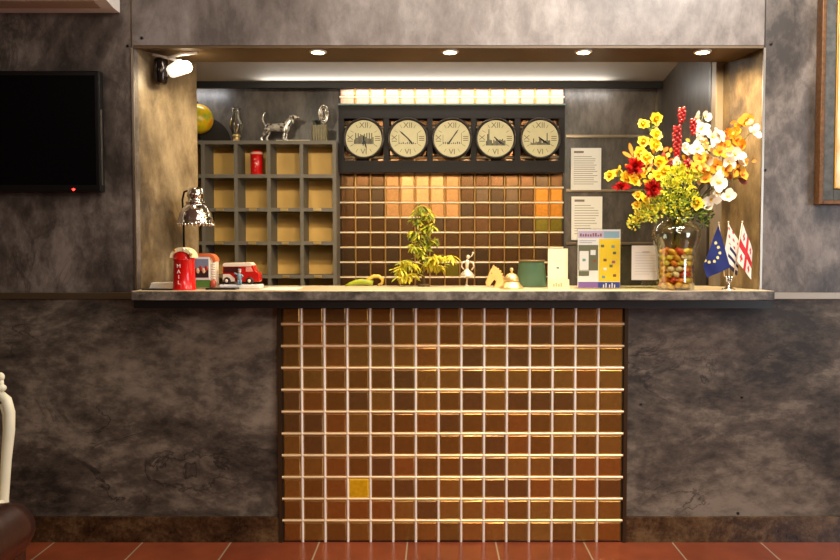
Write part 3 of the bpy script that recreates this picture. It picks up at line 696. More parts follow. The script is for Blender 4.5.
# papers and pens on the left
a, b_ = on(157, .02), on(176, .06)
pp = MB(); pp.M = Matrix.Translation(on(163, .06)) @ Matrix.Rotation(.25, 4, 'Z')
for i in range(3): pp.box((-.05 + .003 * i, -.05, .002 + .009 * i), (.055 - .002 * i, .05, .010 + .009 * i))
single('note_pad', pp, mat('note_white', (225, 215, 200), .7), 'stack of white note pads left of the red tin', 'note pad', on(163, .06))
fl = MB(); fl.M = Matrix.Translation(on(157, -.03)) @ Matrix.Rotation(-.3, 4, 'Z'); fl.cbox((-.055, -.03, 0), (.075, .03, .006), .002)
single('black_folder', fl, black, 'small black folder lying at the left end of the counter', 'folder', on(157, -.03))
# toy van on white base
Yv = .07; kv = k(Yv); vb = on(241.5, Yv)
vn = thing('toy_van', 'red and cream toy camper van on a white base', 'toy van', vb)
a, b_ = at(221, 288, Yv), at(261.5, 288, Yv)
MB().cbox((a.x, Yv - .03, zct), (b_.x, Yv + .05, zct + 4.4 * kv), .006).build('stand', white, vn)
zb0 = zct + 4.4 * kv
def vp(px, py): p = at(px, py, Yv); return (p.x, p.z)
bodyp = [vp(224, 281.5), vp(224, 266), vp(225.5, 263.5), vp(251, 263), vp(254.5, 266), vp(256.5, 271.5), vp(259.8, 273), vp(260.5, 281.5)]
vm = MB(); vm.prism(bodyp, Yv - .02, Yv + .035, 0); vm.build('body', mat('van_red', (190, 28, 22), .25, coat=.5), vn, bevel=.003)
MB().prism([vp(223.5, 266), vp(225, 263), vp(251.5, 262.3), vp(254, 265), vp(252, 266.3), vp(225.5, 266.6)], Yv - .023, Yv + .038).build('roof', mat('van_cream', (238, 220, 196), .35), vn, bevel=.002)
MB().prism([vp(224.2, 281.3), vp(224.2, 274), vp(231, 274), vp(236, 278), vp(236, 281.3)], Yv - .022, Yv - .018).build('cream_panel', MATS['van_cream'], vn)
MB().box((*[vp(225.5, 272.5)[0]], Yv - .0225, vp(0, 272.5)[1]), (vp(237, 0)[0], Yv - .018, vp(0, 267)[1])).build('hatch', mat('van_window_dark', (70, 24, 22), .3), vn)
MB().prism([vp(247, 271.5), vp(247, 267), vp(252, 266.6), vp(254.5, 271.5)], Yv - .022, Yv - .018).build('side_window', mat('van_window_pink', (236, 150, 130), .2), vn)
for pxx in (228.5, 251):
    wx, wz = vp(pxx, 280.6); wm_ = MB(); wm_.M = Matrix.Translation((wx, Yv - .018, wz)) @ Matrix.Rotation(PI / 2, 4, 'X'); wr = max(.004, wz - zb0)
    wm_.lathe((0, 0, -.006), [(wr * .5, 0), (wr, 0), (wr, .012), (wr * .55, .014), (wr * .5, .013), (0, .0135)], 18); wo = wm_.build('wheel', mat('toy_tyre', (40, 24, 22), .5), vn)
    h_ = MB(); h_.M = Matrix.Translation((wx, Yv - .0325, wz)) @ Matrix.Rotation(PI / 2, 4, 'X'); h_.lathe((0, 0, 0), [(wr * .45, 0), (wr * .3, .002), (0, .0025)], 14); h_.build('hubcap', MATS['van_cream'], wo)
gx, gz = vp(241, 281); fg = MB(); yv_ = Yv - .028
fg.tube([(gx - .004, yv_, zb0), (gx - .004, yv_, zb0 + .022)], .005, 8, 0); fg.tube([(gx + .006, yv_, zb0), (gx + .006, yv_, zb0 + .022)], .005, 8, 0)
fg.ball((gx, yv_, zb0 + .034), (.011, .008, .017), 0, 10); fg.tube([(gx - .008, yv_, zb0 + .044), (gx - .022, yv_ - .002, zb0 + .05)], .004, 8, 0); fg.tube([(gx + .008, yv_, zb0 + .044), (gx + .016, yv_ - .002, zb0 + .034)], .004, 8, 0)
fg.ball((gx + .001, yv_, zb0 + .058), (.0075, .007, .0085), 1, 10); fg.ball((gx + .001, yv_, zb0 + .064), (.008, .0075, .005), 0, 10)
fg.build('painted_figure', [mat('toy_blue', (120, 150, 165), .5), mat('toy_skin', (215, 180, 150), .5)], vn)
# flat paper
a, b_ = on(258, -.06), on(302, .1)
ppm = MB(); ppm.add([on(258, -.075, zct + .001), on(296, -.075, zct + .001), on(303, .15, zct + .001), on(270, .15, zct + .001), on(258, -.075, zct + .003), on(296, -.075, zct + .003), on(303, .15, zct + .003), on(270, .15, zct + .003)],
    [(3, 2, 1, 0), (4, 5, 6, 7), (0, 1, 5, 4), (1, 2, 6, 5), (2, 3, 7, 6), (3, 0, 4, 7)])
single('paper_sheet', ppm, mat('paper_bright', (238, 228, 208), .8), 'blank white paper lying flat on the counter right of the toy van', 'paper', on(280, 0))
# curled green and yellow figurine
Yc2 = .3
cg = MB(); kc = k(Yc2)
def cp_(x, y): return at(x, y, Yc2)
cg.tube([cp_(345, 285.2), cp_(350, 283.6), cp_(356, 282.2), cp_(362, 281.6), cp_(368, 281.8), cp_(373, 282.6)], [.6 * kc, 1.8 * kc, 2.9 * kc, 3.2 * kc, 3.0 * kc, 2.4 * kc], 10, 0)
cg.tube([cp_(364, 282), cp_(370, 278), cp_(374, 275.8), cp_(379, 276), cp_(382.5, 279), cp_(382, 283), cp_(378, 284.6)], [2.0 * kc, 1.9 * kc, 1.9 * kc, 1.9 * kc, 1.8 * kc, 1.5 * kc, 1.0 * kc], 10, 1)
zmin = min(v.z for v in cg.v); cg.v = [v + Vector((0, 0, zct - zmin)) for v in cg.v]
single('curled_figurine', cg, [mat('lime_glaze', (150, 160, 30), .4, var=.25, vscale=40), mat('yellow_glaze', (216, 176, 70), .4)], 'low green and yellow figurine with a curled end', 'figurine', on(365, Yc2))
# plant
Yp = .28; kp = k(Yp); pb = on(424, Yp)
pl = thing('potted_tree', 'small yellow green artificial tree on the counter by the mosaic', 'plant', pb)
tr = MB(); tr.tube([pb + Vector((0, 0, .0)), at(423, 275, Yp), at(421, 262, Yp), at(424, 245, Yp), at(422, 228, Yp), at(422, 212, Yp)], [.009, .007, .006, .005, .004, .002], 8)
BR = []
for (x0p, y0p, x1p, y1p, dy) in ((421, 266, 404, 262, -.05), (421, 266, 436, 256, -.06), (436, 256, 450, 257, -.07), (421, 264, 442, 266, .03), (423, 250, 413, 246, -.03), (423, 245, 434, 240, .02), (422, 238, 411, 232, 0), (422, 232, 434, 226, -.03), (422, 224, 413, 218, .03), (422, 220, 431, 214, -.02), (422, 214, 421, 206, 0), (421, 272, 402, 276, -.06), (404, 262, 399, 270, -.06)):
    a, b_ = at(x0p, y0p, Yp), at(x1p, y1p, Yp + dy); m2 = (a + b_) / 2 + Vector((0, 0, .008)); tr.tube([a, m2, b_], [.0035, .0028, .0015], 6); BR.append((a, m2, b_))
tr.lathe(pb, [(.028, 0), (.03, .006), (.02, .012), (0, .014)], 18)
tr.build('trunk', mat('brown_bark', (90, 66, 30), .8), pl)
lf = MB(); rr = random.Random(4)
def droop(c, n, L_, spread, mm):
    for _ in range(n):
        q = rr.uniform(0, 2 * PI); d = Vector((math.cos(q) * spread, math.sin(q) * spread, rr.uniform(-.9, .25)))
        lf.petal(c + Vector((rr.gauss(0, .008), rr.gauss(0, .008), rr.gauss(0, .005))), d, (0, -.3, 1), rr.uniform(.6, 1.1) * L_, .009, rr.choice(mm), bend=-.35)
for bi, (a, m2, b_) in enumerate(BR):
    low = b_.z < at(420, 250, Yp).z
    for t_ in (.35, .55, .75, .9, 1.0):
        c_ = a.lerp(b_, t_); droop(c_, 15 if low else 12, .044 if low else .04, .8, [0, 0, 1] if low else [1, 1, 0, 2])
for y in range(208, 262, 3): droop(at(422 + rr.uniform(-4, 4), y, Yp), 12, .04, .9, [1, 2, 0])
lf.build('foliage', [mat('leaf_yellow', (206, 186, 34), .5), mat('leaf_lime', (160, 164, 34), .5), mat('leaf_green', (96, 112, 24), .55)], pl)
# ballerina
Yb = .27; kb = k(Yb); bb = on(466.5, Yb)
bn = MB()
def bp(x, y, dy=0): return at(x, y, Yb + dy)
bn.lathe(bb, [(.02, 0), (.02, .003), (.006, .006), (.004, .01)], 18)
bn.tube([bb + Vector((0, 0, .004)), bp(467, 280), bp(467.2, 274)], [.0035, .003, .0045], 8)
bn.lathe((bp(467, 276).x, Yb, bp(467, 276.3).z), [(8 * kb, 0), (8.2 * kb, .3 * kb), (5.5 * kb, 3.5 * kb), (2.2 * kb, 6.5 * kb), (1.4 * kb, 8 * kb)], 22)
bn.tube([bp(467, 269), bp(467, 265), bp(467.3, 261.5), bp(467.6, 259.5)], [1.5 * kb, 1.9 * kb, 2.3 * kb, .9 * kb], 10)
bn.ball(bp(468, 257), (1.9 * kb, 1.9 * kb, 2.3 * kb), 0, 12)
bn.tube([bp(465.3, 261.5), bp(462, 263), bp(461.5, 266.5), bp(464, 269.5)], [1 * kb, .9 * kb, .8 * kb, .7 * kb], 8)
bn.tube([bp(469.5, 261.5), bp(473, 263), bp(474, 266.5), bp(471.5, 270)], [1 * kb, .9 * kb, .8 * kb, .7 * kb], 8)
bn.tube([bp(469, 258), bp(471.5, 256), bp(472.8, 253.8)], [.5 * kb, .5 * kb, .6 * kb], 6); bn.ball(bp(473, 253), 1.3 * kb, 0, 8)
single('dancer_figurine', bn, mat('pale_silver', (225, 212, 186), .35, .6), 'silver dancer figurine in a wide skirt right of the little tree', 'figurine', bb)
# horse head
Yh = .2
hp = [(493.6, 265.5), (492.2, 268.6), (490.4, 271), (488.6, 275), (487, 280), (485.6, 283), (486, 285.6), (487.6, 286.8), (489.8, 286.2), (491.6, 283.6), (494, 280.4), (495.8, 281.5), (495.4, 284.6), (493.4, 288), (503.6, 288), (503, 281), (501.6, 275), (499, 271), (496.4, 269), (495, 268.2)]
hm = MB(); hpp = [(at(x, y, Yh).x, at(x, y, Yh).z) for x, y in hp]; zmn = min(z for x, z in hpp); hpp = [(x, z - zmn + zct) for x, z in hpp]
hs = thing('horse_head', 'carved pale wood horse head beside the brass bell', 'figurine', on(495, Yh))
hm.prism(hpp, Yh - .018, Yh + .018); hm.build('head', mat('light_wood', (222, 170, 96), .5, var=.12, vscale=30), hs, bevel=.0018)
mm_ = MB()
for x, y in ((495.5, 268.8), (498, 270), (500.3, 272.3), (501.8, 275), (502.6, 278), (503, 281)): p = at(x, y, Yh); mm_.ball((p.x, Yh, p.z - zmn + zct), (.006, .012, .007), 0, 8)
mm_.build('mane', mat('wood_darker', (190, 136, 68), .55), hs)
ey = MB(); p = at(491.3, 274, Yh); ey.ball((p.x, Yh - .0185, p.z - zmn + zct), .0028, 0, 8); ey.build('eye', mat('eye_dark', (50, 30, 16), .3), hs)
# bell
Yn = .05; kn = k(Yn); nb = on(511.5, Yn)
be = thing('service_bell', 'brass service bell in front of the dark green canister', 'bell', nb)
MB().lathe(nb, [(11.6 * kn, 0), (12 * kn, .6 * kn), (11.6 * kn, 2 * kn), (9 * kn, 4.4 * kn), (8 * kn, 6.5 * kn), (7 * kn, 7.4 * kn), (0, 7.6 * kn)], 32).build('base', brass, be)
MB().lathe(nb, [(7.2 * kn, 8 * kn), (7.4 * kn, 8.5 * kn), (6.6 * kn, 12 * kn), (4.6 * kn, 14.6 * kn), (2 * kn, 15.8 * kn), (0, 16 * kn)], 32).build('dome', brass, be)
MB().lathe(nb, [(1 * kn, 7 * kn), (1 * kn, 18 * kn), (1.7 * kn, 18.6 * kn), (1.8 * kn, 20 * kn), (1 * kn, 21 * kn), (0, 21.2 * kn)], 16).build('plunger', brass, be)
# dark green canister
Yz = .24; kz = k(Yz); gb_ = on(531.5, Yz)
gm_ = mat('green_enamel', (70, 100, 76), .4, var=.1, vscale=8)
gc_ = thing('green_canister', 'dark green tapered canister behind the brass bell', 'canister', gb_)
MB().lathe(gb_, [(15.4 * kz, 0), (15.6 * kz, 1 * kz), (12.6 * kz, 25 * kz), (12.8 * kz, 26 * kz), (12.2 * kz, 26.6 * kz), (11.8 * kz, 26), (14 * kz, 2 * kz), (0, 1.5 * kz)][:5] + [(12.0 * kz, 26.2 * kz), (11.6 * kz, 24 * kz), (0, 23.5 * kz)], 36).build('body', gm_, gc_)
MB().tube([gb_ + Vector((12.8 * kz * math.cos(q), 12.8 * kz * math.sin(q), 26 * kz)) for q in [2 * PI * i / 32 for i in range(33)]], .004, 8, caps=False).build('rim', mat('rim_tan', (120, 100, 66), .4, .4), gc_)
MB().tube([gb_ + Vector((14.4 * kz, -.02, 9 * kz)), gb_ + Vector((15.6 * kz, -.03, 10 * kz)), gb_ + Vector((15.8 * kz, -.03, 7 * kz)), gb_ + Vector((15 * kz, -.02, 5 * kz))], .004, 8).build('handle', gm_, gc_)
# card stand
Ys = .06; ks = k(Ys); a, b_ = at(548, 288, Ys), at(568.5, 288, Ys); zt2 = at(558, 248.5, Ys).z
cs = thing('leaflet_stand', 'narrow cream leaflet stand between green canister and flyer stand', 'leaflet stand', on(558, Ys))
cream = mat('cream_card', (240, 226, 178), .6)
MB().cbox((a.x - .002, Ys - .012, zct), (b_.x + .002, Ys + .03, zct + .006), .002).build('foot', cream, cs)
ca = MB(); ca.box((a.x, Ys + .004, zct + .006), (b_.x - .003, Ys + .009, zt2), 0); mx_ = (a.x + b_.x) / 2 - .002
zz_ = zct + (zt2 - zct) * .52
ca.box((mx_ - .006, Ys + .0032, zz_ - .004), (mx_ + .006, Ys + .004, zz_ + .004), 1); ca.box((mx_ - .02, Ys + .0035, zz_ + .03), (mx_ + .02, Ys + .004, zz_ + .033), 2)
ca.build('card', [cream, mat('teal_print', (90, 120, 120), .7), mat('faint_print', (214, 196, 150), .7)], cs)
po_ = MB(); po_.box((a.x - .001, Ys - .012, zct + .006), (b_.x + .001, Ys - .008, zct + 9.5 * ks)); po_.box((a.x - .001, Ys - .008, zct + .006), (a.x + .002, Ys + .01, zct + 9.5 * ks)); po_.box((b_.x - .002, Ys - .008, zct + .006), (b_.x + .001, Ys + .01, zct + 9.5 * ks))
for i in range(4): po_.box((a.x + .02 + .011 * i, Ys - .0126, zct + 2.2 * ks), (a.x + .027 + .011 * i, Ys - .012, zct + (5 + i % 2) * ks), 1)
po_.build('pocket', [mat('cream_pocket', (226, 206, 160), .5), mat('ochre_print', (190, 160, 110), .6)], cs)
# flyer stand
Ye = .02; ke = k(Ye); fs_ = thing('flyer_stand', 'clear stand with colourful white and yellow tourist flyer', 'flyer stand', on(599, Ye))
def fp(px, py, dy=0): p = at(px, py, Ye); return p.x, p.z
m_ = MB()
def fr(x0, y0, x1, y1, mi, lay): a, b_ = at(x0, y0, Ye), at(x1, y1, Ye); m_.box((a.x, Ye - .0005 * lay, max(zct + .007, b_.z)), (b_.x, Ye + .003, a.z), mi)
fr(578, 229.5, 620, 288, 0, 0); fr(578.3, 231, 619.7, 238, 1, 1); fr(604, 231.5, 619, 238, 2, 2); fr(599, 239, 619.8, 281.5, 3, 1)
fr(578.5, 245, 598, 270.5, 4, 1); fr(579.5, 251, 588.5, 270, 0, 2); fr(590.5, 250, 595.5, 255, 0, 2); fr(578.5, 271, 589, 276, 4, 1); fr(578.2, 282, 619.8, 288, 5, 1); fr(578.2, 282.5, 598, 288, 6, 2)
for i, x in enumerate((603, 605.5, 609, 611.5, 614)): fr(x, 284.5 - (i % 2) * 1.5, x + 1, 288, 0, 3)
for x, y, mi in ((602.5, 246, 4), (613, 246.5, 7), (614.5, 253, 4), (605, 260, 8), (613.5, 262, 9), (611, 266, 4), (605, 269, 0), (603.5, 277, 7), (614.5, 275.5, 8), (608, 252, 3), (594.5, 261, 8), (584, 260, 7)):
    fr(x - 1.6, y - 1.3, x + 1.6, y + 1.3, mi, 3)
rr = random.Random(3)
for i in range(9): x = 580 + i * 2.5; fr(x, 233 + rr.random() * 2, x + 1.6, 236.5, 9 if i % 2 else 8, 2)
for j in range(2): fr(579.5, 240.3 + j * 1.9, 596 - 4 * j, 241.1 + j * 1.9, 10, 2)
m_.build('flyer', [mat('flyer_white', (240, 236, 230), .6), mat('flyer_lilac', (205, 190, 215), .6), mat('flyer_sky', (150, 185, 200), .6), mat('flyer_yellow', (244, 208, 40), .6), mat('flyer_olive', (112, 112, 84), .6),
    mat('flyer_navy', (52, 66, 140), .6), mat('flyer_violet', (140, 100, 170), .6), mat('flyer_teal', (120, 160, 150), .6), mat('flyer_brown', (140, 90, 60), .6), mat('flyer_mauve', (160, 90, 130), .6), mat('flyer_text', (180, 180, 190), .6)], fs_)
a, b_ = at(577, 228.5, Ye), at(621.5, 288, Ye)
AC = glass('acrylic', (252, 252, 250), .03)
h_ = MB(); h_.box((a.x, Ye - .006, zct + .004), (b_.x, Ye - .003, a.z), 0); h_.box((a.x, Ye + .004, zct + .004), (b_.x, Ye + .006, a.z), 0); h_.box((a.x, Ye - .006, zct), (b_.x, Ye + .07, zct + .004), 0); h_.build('holder', AC, fs_)
# sign holder with white sheet
Yw = .1; a, b_ = at(620.5, 245, Yw), at(663, 288, Yw)
sh_ = thing('sign_holder', 'clear glass sign holder with white printed sheet beside the vase', 'sign holder', on(645, Yw))
h_ = MB(); h_.box((a.x, Yw + .003, zct + .004), (b_.x, Yw + .007, a.z)); h_.box((a.x, Yw - .03, zct), (b_.x, Yw + .04, zct + .004)); h_.build('holder', glass('holder_glass', (225, 230, 215), .05), sh_)
m_, l_ = sheet(632, 245.5, 660.8, 280, Yw, 9, False); p0 = at(646, 252, Yw); m_.box((p0.x - .016, Yw - .0006, p0.z - .003), (p0.x + .016, Yw, p0.z + .003), 1)
m_.build('sheet', [mat('cool_paper', (232, 232, 238), .7), mat('pale_ink', (196, 196, 204), .8)], sh_)
# ------------------------------------------------------------------ vase with sweets
Yo = -.02; ko = k(Yo); vb_ = on(675.5, Yo)
vs_ = thing('glass_vase', 'large clear glass vase with rounded shoulders holding sweets and flowers', 'vase', vb_)
outp = [(17.2, 0), (17.8, .5), (18.2, 8), (18.8, 30), (20, 42), (22.6, 48), (23.6, 54), (22.8, 60), (19.4, 64.5), (15.5, 67.5), (14.4, 69.5), (15.6, 71.5)]
prof = [(r * ko, z * ko) for r, z in outp]
inn = [((r - .7) * ko, max(z, 1.6) * ko) for r, z in outp[::-1]] + [(0, 1.6 * ko)]
MB().lathe(vb_, prof + inn, 48).build('vessel', glass('vase_glass', (246, 246, 236), .05), vs_)
MB().tube([vb_ + Vector((15.3 * ko * math.cos(q), 15.3 * ko * math.sin(q), 71.3 * ko)) for q in [2 * PI * i / 36 for i in range(37)]], .0035, 8, caps=False).build('rim', GL, vs_)
SW = [mat('sweet_amber', (255, 180, 56), .3, var=.35, vscale=60, coat=.3), mat('sweet_orange', (250, 140, 46), .3, var=.3, vscale=60, coat=.3), mat('sweet_cream', (244, 220, 170), .4, var=.2, vscale=60), mat('sweet_red', (206, 74, 34), .3, var=.3, vscale=60, coat=.3), mat('sweet_gold', (255, 214, 80), .25, var=.3, vscale=60, coat=.3)]
sw_lab = ['amber sweet', 'orange sweet', 'cream sweet', 'dark red sweet', 'golden sweet']
protos = []
for q in range(5):
    s_ = MB(); rr = random.Random(q); n = 10
    s_.ball((0, 0, 0), (.019, .015, .0115), 0, 8)
    s_.v = [v * rr.uniform(.82, 1.22) for v in s_.v]
    for sx_ in (-1, 1):
        for a in range(5): an = 2 * PI * a / 5; s_.petal((sx_ * .014, 0, 0), (sx_ * 1, math.cos(an) * .7, math.sin(an) * .7), (0, math.cos(an), math.sin(an)), .011, .009)
    me = s_.build('wrapped_sweet', SW[q]); protos.append(me)
rr = random.Random(12); first = [True] * 5; nn = 0
for lay in range(7):
    z = vb_.z + 1.6 * ko + .0125 + lay * .0235
    ring = [(.0, 0)] if lay % 2 == 0 else []
    ring += [(.028, 2 * PI * (i + .5 * (lay % 2)) / 5) for i in range(5)] + [(.0545, 2 * PI * (i + .37 * lay) / 11) for i in range(11)]
    for r_, an in ring:
        q = rr.choices(range(5), [4, 4, 2, 3, 3] if lay < 3 else [4, 3, 4, 1, 3])[0]
        o = protos[q] if first[q] else protos[q].copy()
        if not first[q]: COL.objects.link(o)
        first[q] = False
        o.location = (vb_.x + r_ * math.cos(an), vb_.y + r_ * math.sin(an), z + rr.uniform(-.002, .002))
        o.rotation_euler = (rr.uniform(-.8, .8), rr.uniform(-.8, .8), an + PI / 2 + rr.uniform(-.8, .8)); sc_ = rr.uniform(.85, 1.1); o.scale = (sc_, sc_, sc_)
        tag(o, 'wrapped ' + sw_lab[q] + ' among the others in the glass vase', 'sweet', sw_lab[q] + 's in the glass vase')
# ------------------------------------------------------------------ flowers
NK = vb_ + Vector((0, 0, 62 * ko))
stem_m = mat('flower_stem', (96, 104, 40), .6); twig = mat('dark_twig', (70, 52, 30), .7)
rf = random.Random(21)
def spray(name, label, cat, group=None):
    o = thing(name, label, cat, vb_ + Vector((rf.uniform(-.02, .02), rf.uniform(-.02, .02), .17)), group); return o
def stem_curve(root, tip, r0=.003, r1=.0015, m=None, name='stem'):
    a = W[root.name] + Vector((0, 0, .0)); n = NK + Vector((rf.uniform(-.02, .02), rf.uniform(-.02, .02), 0)); tip = Vector(tip)
    pts = []
    for i in range(9):
        t = i / 8; c_ = n + Vector((0, 0, .10)); p = (n * (1 - t) ** 2 + c_ * 2 * t * (1 - t) + tip * t * t); pts.append(p)
    s_ = MB(); s_.tube([a] + pts, [r0] + [r0 + (r1 - r0) * i / 8 for i in range(9)], 6); s_.build(name, m or stem_m, root); return pts
def rosebud(mbd, c, r, m):
    r *= 1.3; c = Vector(c); mbd.ball(c, (r * .42, r * .42, r * .5), m, 8); ax = Vector((rf.uniform(-.5, .5), -1, rf.uniform(-.1, .6))).normalized(); u = ax.orthogonal().normalized(); v = ax.cross(u)
    for ring, (n, op, L_) in enumerate(((5, 1.3, .85), (7, .5, 1.15))):
        o0 = rf.uniform(0, 6)
        for a in range(n):
            an = o0 + 2 * PI * a / n; d = u * math.cos(an) + v * math.sin(an); mbd.petal(c - ax * r * .1, d + ax * op, ax, r * L_ * rf.uniform(.85, 1.15), r * 1.0, m, bend=.3 if ring == 0 else -.2, cup=.12)
def orchid(root, c, r, mats, nm='blossom', up=None):
    m_ = MB(); c = Vector(c); r *= 1.25; ax = Vector((rf.uniform(-.9, .9), -1, rf.uniform(-.6, .8))).normalized(); u = ax.orthogonal().normalized(); v = ax.cross(u); o0 = rf.uniform(0, 6)
    for a in range(4):
        an = o0 + 2 * PI * a / 4 + rf.uniform(-.3, .3); d = u * math.cos(an) + v * math.sin(an) + ax * rf.uniform(.1, .9); m_.petal(c, d, ax, r * rf.uniform(.85, 1.35), r * rf.uniform(.95, 1.25), 0, bend=rf.uniform(-.35, .25), cup=rf.uniform(.02, .16))
    m_.ball(c + ax * r * .14, r * .16, 1, 8)
    for a in range(2): an = o0 + PI * a; m_.petal(c + ax * r * .1, u * math.cos(an) + v * math.sin(an) + ax, ax, r * .45, r * .3, 1)
    return m_.build(nm, mats, root)
YF = -.02
def P_(px, py, dy=0): return at(px, py, YF + dy)
yel = mat('petal_yellow', (250, 206, 30), .5, var=.12, vscale=40); ora = mat('petal_orange', (240, 154, 24), .5, var=.15, vscale=40); dor = mat('petal_dark_orange', (190, 90, 14), .5)
wht = mat('petal_white', (246, 238, 214), .5); whc = mat('petal_centre', (226, 186, 70), .5); rd = mat('petal_red', (206, 26, 16), .5, var=.15, vscale=40); rdd = mat('petal_deep_red', (120, 14, 14), .5)
ber = mat('berry_red', (170, 18, 18), .3, coat=.4)
# yellow bud branches
def yellow_branch(label, tip, buds, group):
    o = spray('rose_branch', label, 'flower branch', group); pts = stem_curve(o, tip, m=twig)
    for (px, py, r, dy) in buds:
        c = P_(px, py, dy); n = min(pts, key=lambda p: (p - c).length); m_ = MB(); rosebud(m_, c, r * ko, 0); b = m_.build('blossom', yel, o)
        m2 = MB(); m2.tube([n, (n + c) / 2 + Vector((0, .004, .004)), c + Vector((0, .006, 0))], [.0018, .0015, .0015], 6)
        for a in range(2): m2.petal(n, (c - n) + Vector((rf.uniform(-.03, .03), -.01, rf.uniform(-.03, .03))), (0, -1, .2), .03, .014)
        m2.build('sprig', twig if a == 0 else stem_m, b)
    return o
yellow_branch('tall branch of yellow rosebuds left of the red berry spikes', P_(651, 128, .03), [(643.3, 124.5, 4.3, .02), (655.9, 118.8, 4.8, .02), (655.9, 135, 4.8, .01), (643, 142, 4.5, .02), (655, 145.5, 5.4, 0), (640.5, 153, 5, -.01), (646, 158, 5, -.03), (660, 162, 4.6, -.04)], 'yellow rosebud branches in the vase')
yellow_branch('low yellow rosebud branch reaching farthest left of the vase', P_(622, 176, -.03), [(610, 175.8, 4.2, -.03), (618, 173, 3.6, -.02), (626, 178, 4.4, -.05), (634, 181, 4.6, -.06), (640, 173, 4.5, -.04), (638, 195.5, 3.6, -.05), (637, 205, 3.4, -.04), (645, 200, 3.6, -.07)], 'yellow rosebud branches in the vase')
yellow_branch('short yellow rosebud branch in the middle above the green filler', P_(668, 170, -.07), [(664, 172, 5, -.08), (671, 166, 4.6, -.07), (657, 176, 4.6, -.09), (697, 203, 5, -.1), (676, 170, 4.4, -.08)], 'yellow rosebud branches in the vase')
# red flowers
def red_flower(label, px, py, r, ex, dy):
    o = spray('red_flower', label, 'flower', 'spiky red flowers in the vase'); c = P_(px, py, dy); stem_curve(o, c + Vector((0, .01, 0)))
    m_ = MB()
    for a in range(80):
        z = rf.uniform(-.2, 1); an = rf.uniform(0, 2 * PI); q = math.sqrt(max(0, 1 - z * z)); d = Vector((q * math.cos(an), -z, q * math.sin(an)))
        L_ = r * ko * rf.uniform(.75, 1.1); d2 = Vector((d.x * ex[0], d.y, d.z * ex[1]))
        m_.petal(c, d2, (0, -1, 0), L_ * d2.length, r * ko * .28, 0 if rf.random() < .8 else 1, bend=.15)
    m_.build('flower_head', [rd, rdd], o)
red_flower('largest spiky red flower, upper left in the bouquet', 634, 166.5, 10.5, (1.05, .9), -.07)
red_flower('long drooping spiky red flower at the far left of the bouquet', 621, 186.5, 6.5, (1.5, .75), -.06)
red_flower('spiky red flower low in the bouquet, just left of centre', 652.4, 189, 9.5, (.95, 1.0), -.11)
# berry spikes
def berries(label, px, y0, y1, w, dy):
    o = spray('berry_spike', label, 'berry stem', 'red berry spikes in the vase'); stem_curve(o, P_(px, y0 + 1, dy), m=twig)
    m_ = MB(); n = int((y1 - y0) * w / 5) + 6
    for i in range(n):
        t = i / (n - 1); an = i * 2.4; rr_ = w * (.55 + .45 * math.sin(PI * min(1, t + .15))) * .62
        m_.ball(P_(px, y0 + (y1 - y0) * t, dy) + Vector((math.cos(an) * rr_ * ko, math.sin(an) * rr_ * ko, 0)), 1.75 * ko, 0, 8)
    m_.build('berries', ber, o)
berries('tallest red berry spike, at the top of the bouquet', 681.7, 108, 122, 4.5, .0)
berries('thickest long red berry spike, left of the white blossoms', 677, 126, 159, 5.2, -.03)
berries('short red berry spike between the white blossoms', 693.4, 119, 134, 3.6, -.03)
berries('small dark red berry spike low in front of the white blossoms', 687, 160, 176, 3.8, -.08)
# reddish leaf
def blade(label, px0, py0, px1, py1, w, m, nm, dy):
    o = spray(nm, label, 'leaf'); a, b_ = P_(px0, py0, dy), P_(px1, py1, dy); stem_curve(o, a)
    m_ = MB(); m_.petal(a, b_ - a, (0, -1, .1), (b_ - a).length, w * ko, 0, bend=.1); m_.build('blade', m, o)
blade('dark red curved leaf in the middle of the bouquet', 662, 177, 672, 160, 7, rdd, 'red_leaf', -.08)
blade('thin orange leaf at the upper left of the bouquet', 633, 156, 629, 143, 4, ora, 'orange_leaf', -.03)
blade('brown red leaf at the right edge of the bouquet', 738, 178, 747, 184, 6, mat('leaf_brown_red', (130, 50, 24), .5), 'brown_leaf', -.04)
blade('narrow pale orange leaf left of the largest red flower', 633, 158, 622, 152, 4, ora, 'orange_leaf', -.05)
# orchid sprays
def orchid_spray(name, label, tip, flowers, mats, group, pet=None):
    o = spray(name, label, 'flower branch', group); pts = stem_curve(o, tip)
    for (px, py, r, dy) in flowers:
        c = P_(px, py, dy); b = orchid(o, c, r * ko, mats); n = min(pts, key=lambda p: (p - c).length)
        s_ = MB(); s_.tube([n, (n + c) / 2 + Vector((0, .005, .005)), c], .0014, 5); s_.build('stalk', stem_m, b)
orchid_spray('orchid_spray', 'upright spray of white blossoms beside the berry spikes', P_(703, 116, 0), [(695.5, 118.6, 5, .0), (705, 116.5, 5.6, 0), (701.6, 129, 6, -.02), (697, 138, 5, -.03), (684.6, 149.4, 5.5, -.06), (696.5, 150, 6.5, -.06), (677, 163, 4.5, -.08)], [wht, whc], 'white orchid sprays in the vase')
orchid_spray('orchid_spray', 'arching spray of white blossoms ending at the far right', P_(751, 132, -.02), [(711, 137, 7, -.05), (718.5, 135.5, 6.5, -.03), (753, 132.5, 6.5, -.02), (735.5, 155, 7, -.04), (739, 163, 6, -.05), (730, 162, 6, -.06), (708, 158, 7.5, -.07)], [wht, whc], 'white orchid sprays in the vase')
orchid_spray('orchid_spray', 'drooping white blossoms low on the right side of the vase', P_(722, 192, -.08), [(717, 182, 8, -.1), (727, 197, 6.5, -.09), (711, 199, 6.5, -.1), (709, 206, 5, -.08), (716, 193, 5.5, -.1)], [wht, whc], 'white orchid sprays in the vase')
